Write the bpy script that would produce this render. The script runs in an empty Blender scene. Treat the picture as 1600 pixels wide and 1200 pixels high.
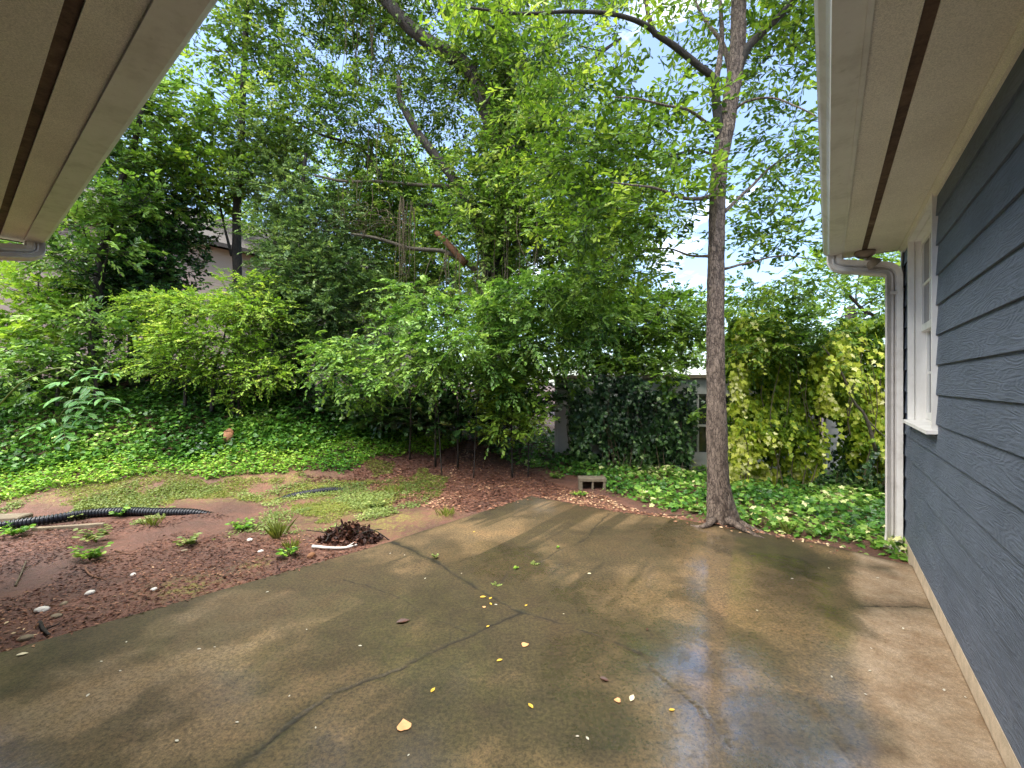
import bpy, math
import numpy as np
from mathutils import Vector

# ------------------------------------------------------------------ camera, world, sun, exposure
sc = bpy.context.scene
COL = sc.collection
F, CX, CY, H = 660.0, 800.0, 600.0, 1.5        # focal length and centre in photo pixels, eye height (m)
cam = bpy.data.cameras.new('camera')
cam.sensor_width = 36.0
cam.lens = 36.0 * F / 1600.0
cam.clip_start = 0.02
cam.clip_end = 1500
cam_o = bpy.data.objects.new('camera', cam)
cam_o.location = (0, 0, H)
cam_o.rotation_euler = (math.radians(90), 0, 0)
COL.objects.link(cam_o)
sc.camera = cam_o

SUN_EL, SUN_AZ = 72.0, 235.0     # azimuth: degrees clockwise from +Y (view direction) of where the sun stands
world = bpy.data.worlds.new('World')
sc.world = world
world.use_nodes = True
wn, wl = world.node_tree.nodes, world.node_tree.links
wn.clear()
w_out = wn.new('ShaderNodeOutputWorld')
w_bg = wn.new('ShaderNodeBackground')
w_bg.inputs['Strength'].default_value = 0.08
sky = wn.new('ShaderNodeTexSky')
sky.sky_type = 'NISHITA'
sky.sun_disc = False
sky.sun_elevation = math.radians(SUN_EL)
sky.sun_rotation = math.radians(SUN_AZ)
sky.air_density = 1.0
sky.dust_density = 1.0
sky.ozone_density = 4.0
w_tc = wn.new('ShaderNodeTexCoord')
w_map = wn.new('ShaderNodeMapping')
w_map.inputs['Scale'].default_value = (1.0, 1.0, 2.6)
w_map.inputs['Rotation'].default_value = (0, 0, math.radians(6))
w_no = wn.new('ShaderNodeTexNoise')
w_no.inputs['Scale'].default_value = 2.3
w_no.inputs['Detail'].default_value = 8
w_no.inputs['Roughness'].default_value = 0.58
w_cr = wn.new('ShaderNodeValToRGB')
w_cr.color_ramp.elements[0].position = 0.58
w_cr.color_ramp.elements[1].position = 0.78
w_cr.color_ramp.elements[0].color = (.025, .025, .025, 1)
w_mix = wn.new('ShaderNodeMix')
w_mix.data_type = 'RGBA'
w_mix.inputs['B'].default_value = (16.0, 16.1, 16.3, 1)
wl.new(w_tc.outputs['Generated'], w_map.inputs['Vector'])
wl.new(w_map.outputs['Vector'], w_no.inputs['Vector'])
wl.new(w_no.outputs['Fac'], w_cr.inputs['Fac'])
wl.new(w_cr.outputs['Color'], w_mix.inputs['Factor'])
wl.new(sky.outputs['Color'], w_mix.inputs['A'])
wl.new(w_mix.outputs['Result'], w_bg.inputs['Color'])
wl.new(w_bg.outputs['Background'], w_out.inputs['Surface'])

sun = bpy.data.lights.new('sun', 'SUN')
sun.energy = 3.3
sun.angle = math.radians(80)
sun.color = (1.0, 0.96, 0.89)
sun_o = bpy.data.objects.new('sun', sun)
_az, _el = math.radians(SUN_AZ), math.radians(SUN_EL)
_sd = Vector((math.sin(_az) * math.cos(_el), math.cos(_az) * math.cos(_el), math.sin(_el)))
sun_o.rotation_euler = _sd.to_track_quat('Z', 'Y').to_euler()
sun_o.location = _sd * 30
COL.objects.link(sun_o)

sc.view_settings.view_transform = 'Standard'
sc.view_settings.look = 'None'
sc.view_settings.gamma = 1.0
sc.view_settings.exposure = 2.35
sc.render.engine = 'CYCLES'
sc.cycles.use_denoising = True
sc.cycles.max_bounces = 6
sc.cycles.diffuse_bounces = 4
sc.cycles.glossy_bounces = 3
sc.cycles.transmission_bounces = 4
sc.cycles.use_adaptive_sampling = True
sc.cycles.adaptive_threshold = 0.02
sc.cycles.sample_clamp_indirect = 6.0

# ------------------------------------------------------------------ small helpers
rng = np.random.default_rng(7)
UV = np.array([0.5985, 0.8012, 0.0])      # direction the right wall runs in
WV = np.array([0.8012, -0.5985, 0.0])     # from the camera towards the right wall
ROT = -math.atan2(0.5985, 0.8012)


def lin(r, g, b):
    def f(c):
        c /= 255.0
        return c / 12.92 if c <= 0.04045 else ((c + 0.055) / 1.055) ** 2.4
    return (f(r), f(g), f(b), 1.0)


def px(x, y, Y):
    """a point of the photograph at depth Y (m)"""
    return np.array([(x - CX) / F * Y, Y, H + (CY - y) / F * Y])


def fr(d, t, z=0.0):
    """house frame -> world"""
    return np.array([WV[0] * d + UV[0] * t, WV[1] * d + UV[1] * t, z])


def nrm(v):
    v = np.asarray(v, float)
    return v / np.maximum(np.linalg.norm(v, axis=-1, keepdims=True), 1e-9)


def _hash(i, j, k, seed):
    n = (i * 374761393 + j * 668265263 + k * 2147483647 + seed * 974711) & 0xFFFFFFFF
    n = ((n ^ (n >> 13)) * 1274126177) & 0xFFFFFFFF
    return ((n ^ (n >> 16)) & 0xFFFF) / 65535.0


def vnoise(p, seed=0):
    p = np.asarray(p, float)
    if p.shape[-1] == 2:
        p = np.concatenate([p, np.zeros(p.shape[:-1] + (1,))], -1)
    i = np.floor(p).astype(np.int64)
    f = p - i
    f = f * f * (3 - 2 * f)
    r = 0
    for a in (0, 1):
        for b in (0, 1):
            for c in (0, 1):
                wgt = (f[..., 0] if a else 1 - f[..., 0]) * (f[..., 1] if b else 1 - f[..., 1]) * (f[..., 2] if c else 1 - f[..., 2])
                r = r + wgt * _hash(i[..., 0] + a, i[..., 1] + b, i[..., 2] + c, seed)
    return r


def fbm(p, seed=0, octv=4):
    p = np.asarray(p, float)
    a, s, r, n = 1.0, 1.0, 0.0, 0.0
    for o in range(octv):
        r = r + a * vnoise(p * s, seed + o * 17)
        n += a
        a *= 0.5
        s *= 2.03
    return r / n


def sstep(a, b, x):
    t = np.clip((x - a) / (b - a), 0, 1)
    return t * t * (3 - 2 * t)


# ------------------------------------------------------------------ materials
MATS = {}


class NT:
    """a thin wrapper that makes node trees short to write"""
    def __init__(self, name):
        self.m = bpy.data.materials.new(name)
        self.m.use_nodes = True
        self.n, self.l = self.m.node_tree.nodes, self.m.node_tree.links
        self.bsdf = self.n['Principled BSDF']
        self.out = self.n['Material Output']
        MATS[name] = self.m

    def node(self, typ, **kw):
        nd = self.n.new(typ)
        for k, v in kw.items():
            if hasattr(nd, k) and k not in nd.inputs:
                setattr(nd, k, v)
            else:
                nd.inputs[k].default_value = v
        return nd

    def link(self, a, b):
        self.l.new(a, b)

    def noise(self, scale, detail=4, rough=0.55, vec=None, dist=0.0):
        nd = self.node('ShaderNodeTexNoise')
        nd.inputs['Scale'].default_value = scale
        nd.inputs['Detail'].default_value = detail
        nd.inputs['Roughness'].default_value = rough
        nd.inputs['Distortion'].default_value = dist
        if vec is not None:
            self.link(vec, nd.inputs['Vector'])
        return nd.outputs['Fac']

    def coord(self, scale=(1, 1, 1), kind='Object', rot=(0, 0, 0)):
        tc = self.node('ShaderNodeTexCoord')
        mp = self.node('ShaderNodeMapping')
        mp.inputs['Scale'].default_value = scale
        mp.inputs['Rotation'].default_value = rot
        self.link(tc.outputs[kind], mp.inputs['Vector'])
        return mp.outputs['Vector']

    def ramp(self, fac, stops):
        r = self.node('ShaderNodeValToRGB')
        el = r.color_ramp.elements
        while len(el) < len(stops):
            el.new(0.5)
        for e, (p, c) in zip(el, stops):
            e.position = p
            e.color = c if len(c) == 4 else (*c, 1)
        self.link(fac, r.inputs['Fac'])
        return r.outputs['Color']

    def mix(self, fac, a, b, mode='MIX'):
        nd = self.node('ShaderNodeMix')
        nd.data_type = 'RGBA'
        nd.blend_type = mode
        for s, v in (('Factor', fac), ('A', a), ('B', b)):
            if hasattr(v, 'links') or hasattr(v, 'is_linked'):
                self.link(v, nd.inputs[s])
            else:
                nd.inputs[s].default_value = v
        return nd.outputs['Result']

    def math(self, op, a, b=0.0, clamp=False):
        nd = self.node('ShaderNodeMath')
        nd.operation = op
        nd.use_clamp = clamp
        for i, v in enumerate((a, b)):
            if hasattr(v, 'is_linked'):
                self.link(v, nd.inputs[i])
            else:
                nd.inputs[i].default_value = v
        return nd.outputs[0]

    def attr(self, name):
        nd = self.node('ShaderNodeAttribute')
        nd.attribute_name = name
        return nd.outputs['Fac']

    def base(self, col):
        if hasattr(col, 'is_linked'):
            self.link(col, self.bsdf.inputs['Base Color'])
        else:
            self.bsdf.inputs['Base Color'].default_value = col

    def rough(self, v):
        if hasattr(v, 'is_linked'):
            self.link(v, self.bsdf.inputs['Roughness'])
        else:
            self.bsdf.inputs['Roughness'].default_value = v

    def bump(self, h, strength=0.4, dist=0.01):
        b = self.node('ShaderNodeBump')
        b.inputs['Strength'].default_value = strength
        b.inputs['Distance'].default_value = dist
        self.link(h, b.inputs['Height'])
        self.link(b.outputs['Normal'], self.bsdf.inputs['Normal'])


def leaf_mat(name, stops, rough=0.38, trans=0.35, clump=1.2, tcol=None, clump_amt=0.45):
    """stops: colours along the per-leaf random value, already linear"""
    t = NT(name)
    rnd = t.attr('rnd')
    big = t.noise(clump, 1, 0.6, t.coord())
    big = t.math('MULTIPLY', t.math('SUBTRACT', big, 0.5), clump_amt * 2)
    fac = t.math('ADD', rnd, big, clamp=True)
    col = t.ramp(fac, stops)
    t.base(col)
    t.rough(rough)
    t.bsdf.inputs['Specular IOR Level'].default_value = 0.28
    tr = t.node('ShaderNodeBsdfTranslucent')
    warm = t.mix(1.0, col, (1.08, 1.1, 0.62, 1) if tcol is None else tcol, 'MULTIPLY')
    t.link(warm, tr.inputs['Color'])
    ms = t.node('ShaderNodeMixShader')
    ms.inputs['Fac'].default_value = trans
    t.link(t.bsdf.outputs['BSDF'], ms.inputs[1])
    t.link(tr.outputs['BSDF'], ms.inputs[2])
    t.link(ms.outputs['Shader'], t.out.inputs['Surface'])
    return t.m


def bark_mat(name, c0, c1, c2, scale=14, bump=0.8):
    t = NT(name)
    v = t.coord((1, 1, 0.35))
    n1 = t.noise(scale * 1.7, 6, 0.7, v, 0.8)
    n2 = t.noise(3.0, 4, 0.6, t.coord())
    vo = t.node('ShaderNodeTexVoronoi')
    vo.feature = 'DISTANCE_TO_EDGE'
    vo.inputs['Scale'].default_value = scale * 3.2
    t.link(v, vo.inputs['Vector'])
    cr = t.math('ADD', t.math('MULTIPLY', vo.outputs['Distance'], 2.6, clamp=True), .74, clamp=True)
    h = t.math('MULTIPLY', t.math('ADD', n1, 0.25), cr)
    col = t.ramp(h, [(0.46, c0), (0.64, c1), (0.84, c2)])
    col = t.mix(t.math('MULTIPLY', n2, 0.5), col, c1)
    bl = t.ramp(t.noise(7.5, 5, .7, t.coord((1, 1, .6))), [(.52, (0, 0, 0, 1)), (.64, (.38, .38, .38, 1))])
    col = t.mix(bl, col, c2)
    t.base(col)
    t.rough(0.75)
    t.bump(h, bump, 0.02)
    return t.m


def plain_mat(name, c, rough=0.6, var=0.15, scale=9, bump=0.0, bscale=60, spec=0.4, metallic=0.0):
    t = NT(name)
    n = t.noise(scale, 5, 0.6, t.coord())
    lo = tuple(x * (1 - var) for x in c[:3]) + (1,)
    hi = tuple(min(1, x * (1 + var)) for x in c[:3]) + (1,)
    t.base(t.ramp(n, [(0.3, lo), (0.7, hi)]))
    t.rough(rough)
    t.bsdf.inputs['Specular IOR Level'].default_value = spec
    t.bsdf.inputs['Metallic'].default_value = metallic
    if bump:
        t.bump(t.noise(bscale, 4, 0.6, t.coord()), bump, 0.004)
    return t.m


# ------------------------------------------------------------------ mesh building
def mesh(name, V, Fc, mat=None, rnd=None, smooth=False, attrs=None):
    """V (n,3); Fc: (m,k) array or list of arrays with different k"""
    me = bpy.data.meshes.new(name)
    V = np.asarray(V, np.float32)
    blocks = [np.asarray(b, np.int32) for b in (Fc if isinstance(Fc, list) else [Fc]) if len(b)]
    me.vertices.add(len(V))
    me.vertices.foreach_set('co', V.ravel())
    nl = sum(b.size for b in blocks)
    npoly = sum(len(b) for b in blocks)
    me.loops.add(nl)
    me.polygons.add(npoly)
    me.loops.foreach_set('vertex_index', np.concatenate([b.ravel() for b in blocks]))
    tot = np.concatenate([np.full(len(b), b.shape[1], np.int32) for b in blocks])
    me.polygons.foreach_set('loop_start', np.concatenate([[0], np.cumsum(tot)[:-1]]).astype(np.int32))
    me.polygons.foreach_set('use_smooth', np.full(npoly, bool(smooth)))
    if rnd is not None:
        attrs = dict(attrs or {}, rnd=rnd)
    for k, a in (attrs or {}).items():
        at = me.attributes.new(k, 'FLOAT', 'POINT')
        at.data.foreach_set('value', np.asarray(a, np.float32))
    me.update(calc_edges=True)
    if mat is not None:
        me.materials.append(MATS[mat] if isinstance(mat, str) else mat)
    return me


def link(name, me, parent=None, loc=(0, 0, 0), rotz=0.0, **props):
    o = bpy.data.objects.new(name, me)
    COL.objects.link(o)
    o.location = tuple(float(c) for c in loc)
    o.rotation_euler = (0, 0, rotz)
    if parent is not None:
        o.parent = parent
    for k, v in props.items():
        o[k] = v
    return o


def thing(name, label, cat, loc=(0, 0, 0), rotz=0.0, group=None):
    o = bpy.data.objects.new(name, None)
    o.empty_display_size = 0.2
    COL.objects.link(o)
    o.location = tuple(float(c) for c in loc)
    o.rotation_euler = (0, 0, rotz)
    o['label'] = label
    o['category'] = cat
    if group:
        o['group'] = group
    return o


class MB:
    """collects quads/tris for one mesh"""
    def __init__(self):
        self.v, self.q, self.t, self.n = [], [], [], 0

    def add(self, V, Q=None, T=None):
        V = np.asarray(V, float).reshape(-1, 3)
        if Q is not None and len(Q):
            self.q.append(np.asarray(Q) + self.n)
        if T is not None and len(T):
            self.t.append(np.asarray(T) + self.n)
        self.v.append(V)
        self.n += len(V)
        return self

    def box(self, lo, hi):
        x0, y0, z0 = lo
        x1, y1, z1 = hi
        V = [(x0, y0, z0), (x1, y0, z0), (x1, y1, z0), (x0, y1, z0), (x0, y0, z1), (x1, y0, z1), (x1, y1, z1), (x0, y1, z1)]
        Q = [(0, 3, 2, 1), (4, 5, 6, 7), (0, 1, 5, 4), (1, 2, 6, 5), (2, 3, 7, 6), (3, 0, 4, 7)]
        return self.add(V, Q)

    def prism(self, prof, axis, a, b):
        """extrude a closed 2-D profile [(p,q)..] along axis from a to b; (p,q) are the other two axes in xyz order"""
        n = len(prof)
        V = []
        for s in (a, b):
            for p, q in prof:
                c = [p, q]
                c.insert(axis, s)
                V.append(c)
        Q = [(i, (i + 1) % n, n + (i + 1) % n, n + i) for i in range(n)]
        T = []
        # fan caps (profiles here are near convex)
        for i in range(1, n - 1):
            T.append((0, i + 1, i))
            T.append((n, n + i, n + i + 1))
        return self.add(V, Q, T)

    def tube(self, P, R, sides=8, cap=True, noise=0.0, seed=0, prof=None, upv=(0, 0, 1)):
        P = np.asarray(P, float)
        R = np.broadcast_to(np.asarray(R, float), (len(P),))
        T = np.gradient(P, axis=0)
        T = nrm(T)
        up = np.array(upv, float)
        ref = np.where(np.abs(T @ up)[:, None] > 0.95, np.array([1.0, 0.13, 0])[None], up[None])
        ref0 = ref[len(P) // 2]
        A = nrm(np.cross(T, np.broadcast_to(ref0, T.shape)))
        B = np.cross(A, T)
        if prof is None:
            th = np.linspace(0, 2 * np.pi, sides, endpoint=False)
            prof = np.stack([np.cos(th), np.sin(th)], 1)
        sides = len(prof)
        off = A[:, None] * prof[None, :, :1] + B[:, None] * prof[None, :, 1:]
        rr = R[:, None] * np.ones((1, sides))
        if noise:
            pp = P[:, None] + off * R[:, None, None]
            rr = rr * (1 + noise * (fbm(pp * 5 / max(R.max() * 6, .2), seed, 3) - .5) * 2)
        V = P[:, None] + off * rr[..., None]
        n = len(P)
        i, j = np.meshgrid(np.arange(n - 1), np.arange(sides), indexing='ij')
        j2 = (j + 1) % sides
        Q = np.stack([i * sides + j, i * sides + j2, (i + 1) * sides + j2, (i + 1) * sides + j], -1).reshape(-1, 4)
        Tt = []
        if cap:
            for k in range(1, sides - 1):
                Tt.append((0, k + 1, k))
                Tt.append(((n - 1) * sides, (n - 1) * sides + k, (n - 1) * sides + k + 1))
        return self.add(V.reshape(-1, 3), Q, Tt)

    def build(self, name, mat, parent=None, smooth=False, loc=(0, 0, 0), rotz=0.0, **props):
        blocks = []
        if self.q:
            blocks.append(np.concatenate(self.q))
        if self.t:
            blocks.append(np.concatenate(self.t))
        me = mesh(name, np.concatenate(self.v), blocks, mat, smooth=smooth)
        return link(name, me, parent, loc, rotz, **props)


def smooth_path(pts, n=24):
    """Catmull-Rom through pts"""
    P = np.asarray(pts, float)
    P = np.concatenate([[2 * P[0] - P[1]], P, [2 * P[-1] - P[-2]]])
    m = len(P) - 3
    out = []
    for s in np.linspace(0, m - 1e-6, n):
        k = int(s)
        t = s - k
        a, b, c, d = P[k:k + 4]
        out.append(0.5 * ((2 * b) + (c - a) * t + (2 * a - 5 * b + 4 * c - d) * t * t + (3 * b - a - 3 * c + d) * t ** 3))
    return np.array(out)


# ------------------------------------------------------------------ leaves
# templates: (along, side, up) in units of length, half width, length
LANCE = (np.array([(0, 0, 0), (.42, 1, .05), (1, 0, -.06), (.42, -1, .05)]), np.array([(0, 2, 1), (0, 3, 2)]))
OVAL = (np.array([(0, 0, 0), (.30, .92, .05), (.68, .80, .03), (1, 0, -.10), (.68, -.80, .03), (.30, -.92, .05)]),
        np.array([(0, 3, 2, 1), (0, 5, 4, 3)]))
OBOV = (np.array([(0, 0, 0), (.40, .50, .02), (.78, 1, .03), (1, 0, -.05), (.78, -1, .03), (.40, -.50, .02)]),
        np.array([(0, 3, 2, 1), (0, 5, 4, 3)]))
IVY = (np.array([(0, 0, 0), (-.10, .75, .02), (.28, .62, .04), (.42, 1.0, .0), (.62, .42, .03), (1, 0, -.08),
                 (.62, -.42, .03), (.42, -1.0, .0), (.28, -.62, .04), (-.10, -.75, .02)]),
       np.array([(0, 2, 1), (0, 4, 3), (0, 3, 2), (0, 5, 4), (0, 6, 5), (0, 7, 6), (0, 8, 7), (0, 9, 8)]))


IVY3 = (np.array([(0, 0, 0), (-.08, .7, .02), (.34, 1.0, .03), (1, 0, -.08), (.34, -1.0, .03), (-.08, -.7, .02)]),
        np.array([(0, 3, 2, 1), (0, 5, 4, 3)]))


def leaves(P, D, N, L, W, tmpl):
    """leaf meshes as arrays -> V, faces"""
    tv, tf = tmpl
    D = nrm(D)
    S = nrm(np.cross(N, D))
    N = np.cross(D, S)
    L = np.broadcast_to(L, (len(P),))[:, None, None]
    W = np.broadcast_to(W, (len(P),))[:, None, None]
    V = P[:, None] + D[:, None] * tv[None, :, :1] * L + S[:, None] * tv[None, :, 1:2] * W + N[:, None] * tv[None, :, 2:] * L
    k = len(tv)
    Fc = (np.arange(len(P))[:, None, None] * k + tf[None]).reshape(-1, tf.shape[1])
    return V.reshape(-1, 3), Fc, k


class Foliage:
    def __init__(self, tmpl):
        self.tmpl, self.V, self.F, self.R, self.n = tmpl, [], [], [], 0

    def add(self, P, D, N, L, W, rnd):
        V, Fc, k = leaves(P, D, N, L, W, self.tmpl)
        self.V.append(V)
        self.F.append(Fc + self.n)
        self.R.append(np.repeat(rnd, k))
        self.n += len(V)

    def build(self, name, mat, parent, **props):
        me = mesh(name, np.concatenate(self.V), np.concatenate(self.F), mat, rnd=np.concatenate(self.R))
        props.setdefault('kind', 'stuff')
        if parent is not None:
            off = np.array(parent.location)
            me.transform(__import__('mathutils').Matrix.Translation(-Vector(off)))
        return link(name, me, parent, **props)


LEAFCOUNT = [0]


def sprays(fo, tw, B, T, Q, Lt, K, L, W, droop=0.25, ang=55, jit=0.35, tone=0.0, flat=0.5):
    """twigs starting at B in direction T, each with K leaves set alternately in the plane with normal Q"""
    n = len(B)
    T = nrm(T)
    S = nrm(np.cross(Q, T))
    Q = np.cross(T, S)
    s = (np.arange(K) + .6) / K
    s = s[None] + rng.normal(0, .3 / K, (n, K))
    s = np.clip(s, .05, 1.02)
    Lt = np.broadcast_to(Lt, (n,))
    P = B[:, None] + T[:, None] * (s * Lt[:, None])[..., None]
    P[..., 2] -= droop * s * s * Lt[:, None]
    sg = np.where(np.arange(K) % 2 == 0, 1.0, -1.0)[None]
    a = np.radians(ang) * (1 - .75 * np.clip(s, 0, 1) ** 3) * rng.uniform(.7, 1.25, (n, K))
    D = T[:, None] * np.cos(a)[..., None] + S[:, None] * (np.sin(a) * sg)[..., None]
    D = D + rng.normal(0, jit * .5, (n, K, 3))
    D[..., 2] -= droop * .8
    N = Q[:, None] * 1.0 + rng.normal(0, jit, (n, K, 3))
    r = np.clip(rng.normal(.5 + tone, .2, (n, 1)) + rng.normal(0, .13, (n, K)), 0, 1)
    sz = rng.uniform(.62, 1.15, (n, K))
    fo.add(P.reshape(-1, 3), D.reshape(-1, 3), N.reshape(-1, 3), L * sz.ravel(), W * sz.ravel(), r.ravel())
    LEAFCOUNT[0] += n * K
    if tw is not None:
        tw.append((B, B + T * Lt[:, None] - np.array([0, 0, 1.0]) * (droop * Lt)[:, None]))


def twig_mesh(segs, r, name, mat, parent):
    """thin three-sided twigs, all in one part"""
    A = np.concatenate([s[0] for s in segs])
    B = np.concatenate([s[1] for s in segs])
    T = nrm(B - A)
    X = nrm(np.cross(T, np.array([.31, .2, .93])))
    Y = np.cross(T, X)
    V = []
    for base, rr in ((A, r), (B, r * .4)):
        for th in (0, 2.094, 4.189):
            V.append(base + X * (rr * math.cos(th)) + Y * (rr * math.sin(th)))
    V = np.stack(V, 1)
    n = len(A)
    f = np.array([(0, 1, 4, 3), (1, 2, 5, 4), (2, 0, 3, 5)])
    Fc = (np.arange(n)[:, None, None] * 6 + f[None]).reshape(-1, 4)
    V = V.reshape(-1, 3) - np.array(parent.location)
    return link(name, mesh(name, V, Fc, mat), parent, kind='stuff')


def clump(fo, tw, c, r, L, W, cover, Lt, K, droop=.25, tone=0.0, out=0.8, axis=None, up=.15, jit=.35, ang=55, thin=0.0, shape=.62):
    """one cloud of sprays in an ellipsoid of radii r (m) round c; cover = mean number of leaves a sight line meets"""
    L, W = L * 1.12, W * 1.18
    area = math.pi * r[0] * r[2]
    n = max(3, int(1.38 * cover * area / (L * 2 * W * shape * .55) / K))
    u = nrm(rng.normal(size=(n, 3)))
    rad = rng.uniform(0, 1, (n, 1)) ** .42
    B = u * rad * np.array(r)
    # ragged outline and holes: reject where a 3-D noise is low
    world_p = B + c
    q = fbm(world_p * 1.35, 31, 3)
    q2 = fbm(world_p * 3.1, 57, 2)
    keep = (q * .7 + q2 * .3 - .12 * rad[:, 0]) > thin * .6 + .315
    B, u = B[keep], u[keep]
    if not len(B):
        return
    o = nrm(B / np.array(r)) if axis is None else nrm(B + c - axis)
    T = o * out + rng.normal(0, .55, B.shape)
    T[:, 2] = T[:, 2] * .55 + up
    Q = np.array([0, 0, 1.0]) + rng.normal(0, .4, B.shape)
    sprays(fo, tw, B + c, T, Q, Lt * rng.uniform(.6, 1.3, len(B)), K, L, W, droop, ang, jit, tone)


# ------------------------------------------------------------------ terrain
def terrain(X, Y):
    X, Y = np.asarray(X, float), np.asarray(Y, float)
    toe = np.interp(X, [-9, -6, -4, -2, 0, 1, 2, 4, 7], [4.3, 4.9, 5.3, 5.9, 6.3, 6.5, 6.3, 5.6, 5.2])
    R = np.interp(X, [-9, -4, -1.5, 0, 1, 2, 3, 8], [1.75, 1.5, 1.15, .85, .5, .2, .1, .1])
    s = sstep(0, 1, (Y - toe) / 3.8)
    p = np.stack([X, Y], -1)
    z = -.035 + R * s + .05 * (fbm(p * .9, 3, 3) - .5) + .035 * (fbm(p * 4, 5, 3) - .5)
    # level bed under and beside the slab
    d = X * WV[0] + Y * WV[1]
    t = X * UV[0] + Y * UV[1]
    dl = np.interp(t, [.18, 1.41, 2.56, 4.69], [-3.70, -3.50, -3.33, -3.18])
    gap = np.maximum(np.maximum(dl - d, t - 4.85), 0)
    k = sstep(.0, .5, gap)
    z = z * k + (-.05) * (1 - k)
    return np.where((gap <= .02), -.09, z)


def ghit(x, y):
    """where the sight line through a photo pixel meets the ground"""
    Ys = np.linspace(1.2, 22, 1600)
    Xs = (x - CX) / F * Ys
    zs = H + (CY - y) / F * Ys
    g = terrain(Xs, Ys)
    k = np.argmax(zs <= g)
    return np.array([Xs[k], Ys[k], g[k]])


def poly_world(pts):
    return np.array([ghit(*p)[:2] for p in pts])


def in_poly(P, poly):
    x, y = P[:, 0], P[:, 1]
    c = np.zeros(len(P), bool)
    j = len(poly) - 1
    for i in range(len(poly)):
        xi, yi = poly[i]
        xj, yj = poly[j]
        c ^= ((yi > y) != (yj > y)) & (x < (xj - xi) * (y - yi) / (yj - yi + 1e-12) + xi)
        j = i
    return c


def scatter(poly, n, edge=0.0):
    lo, hi = poly.min(0), poly.max(0)
    P = rng.uniform(lo, hi, (n * 3, 2))
    if edge:
        Pw = P + edge * (np.stack([fbm(P * 1.7, 91, 3), fbm(P * 1.7, 92, 3)], 1) - .5) * 2
    else:
        Pw = P
    P = P[in_poly(Pw, poly)]
    return P[:n]


def slab_depth(P):
    d = P[:, 0] * WV[0] + P[:, 1] * WV[1]
    t = P[:, 0] * UV[0] + P[:, 1] * UV[1]
    dl = np.interp(t, [.18, 1.41, 2.56, 4.69], [-3.70, -3.50, -3.33, -3.18])
    tf = np.interp(d, [-3.2, -2.0, -1.44, -1.07, -.5, 0, .45], [4.69, 4.72, 4.86, 4.9, 4.91, 4.9, 4.8])
    return np.minimum(d - dl, tf - t)


def on_slab(P):
    d = P[:, 0] * WV[0] + P[:, 1] * WV[1]
    t = P[:, 0] * UV[0] + P[:, 1] * UV[1]
    dl = np.interp(t, [.18, 1.41, 2.56, 4.69], [-3.70, -3.50, -3.33, -3.18])
    tf = np.interp(d, [-3.2, -2.0, -1.44, -1.07, -.5, 0, .45], [4.69, 4.72, 4.86, 4.9, 4.91, 4.9, 4.8])
    return (d > dl) & (t < tf)

# ------------------------------------------------------------------ material library
# -- concrete slab: colour from stains and how damp it is, film of water as gloss
t = NT('wet_concrete')
v = t.coord()
wet = t.attr('wet')
crk = t.attr('crack')
alg = t.attr('algae')
n_big = t.noise(1.1, 5, 0.62, v)
n_mid = t.noise(6, 6, 0.65, v)
n_fine = t.noise(52, 6, 0.8, v)
n_grit = t.noise(260, 3, 0.7, v)
dry = t.ramp(n_mid, [(.3, lin(120, 97, 73)), (.55, lin(142, 123, 100)), (.75, lin(156, 138, 117))])
wetc = t.ramp(n_big, [(.34, lin(78, 63, 40)), (.5, lin(112, 92, 62)), (.66, lin(128, 101, 68))])
wetc = t.mix(t.math('MULTIPLY', n_mid, .7), wetc, lin(60, 55, 44))
col = t.mix(wet, dry, wetc)
col = t.mix(t.math('MULTIPLY', alg, .95), col, t.ramp(n_mid, [(.35, lin(30, 27, 16)), (.65, lin(52, 47, 25))]))
grit = t.ramp(n_fine, [(.40, (.42, .40, .36, 1)), (.5, (1, 1, 1, 1)), (.60, (1.55, 1.5, 1.42, 1))])
col = t.mix(t.math('ADD', t.math('MULTIPLY', wet, .5), .35), col, grit, 'MULTIPLY')
spk = t.ramp(n_grit, [(.56, (1, 1, 1, 1)), (.66, (2.2, 2.1, 2.0, 1))])
col = t.mix(.6, col, spk, 'MULTIPLY')
col = t.mix(crk, col, lin(26, 23, 16))
t.base(col)
film = t.attr('film')
rg = t.math('ADD', t.math('MULTIPLY', film, -.18), .74)
rg = t.math('ADD', rg, t.math('MULTIPLY', t.math('SUBTRACT', n_fine, .5), .2), clamp=True)
t.rough(rg)
t.bsdf.inputs['Specular IOR Level'].default_value = .3
coat = t.math('MULTIPLY', film, t.ramp(t.noise(9, 6, .7, v), [(.36, (.35, .35, .35, 1)), (.52, (1, 1, 1, 1))]))
t.link(coat, t.bsdf.inputs['Coat Weight'])
t.bsdf.inputs['Coat Roughness'].default_value = .06
t.bsdf.inputs['Coat IOR'].default_value = 2.5
hh = t.math('ADD', t.math('MULTIPLY', n_fine, 1.0), t.math('MULTIPLY', n_grit, .35))
t.bump(hh, .42, .006)
bc = t.node('ShaderNodeBump')
bc.inputs['Strength'].default_value = .09
bc.inputs['Distance'].default_value = .006
t.link(t.noise(38, 5, .7, v), bc.inputs['Height'])
t.link(bc.outputs['Normal'], t.bsdf.inputs['Coat Normal'])

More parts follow.
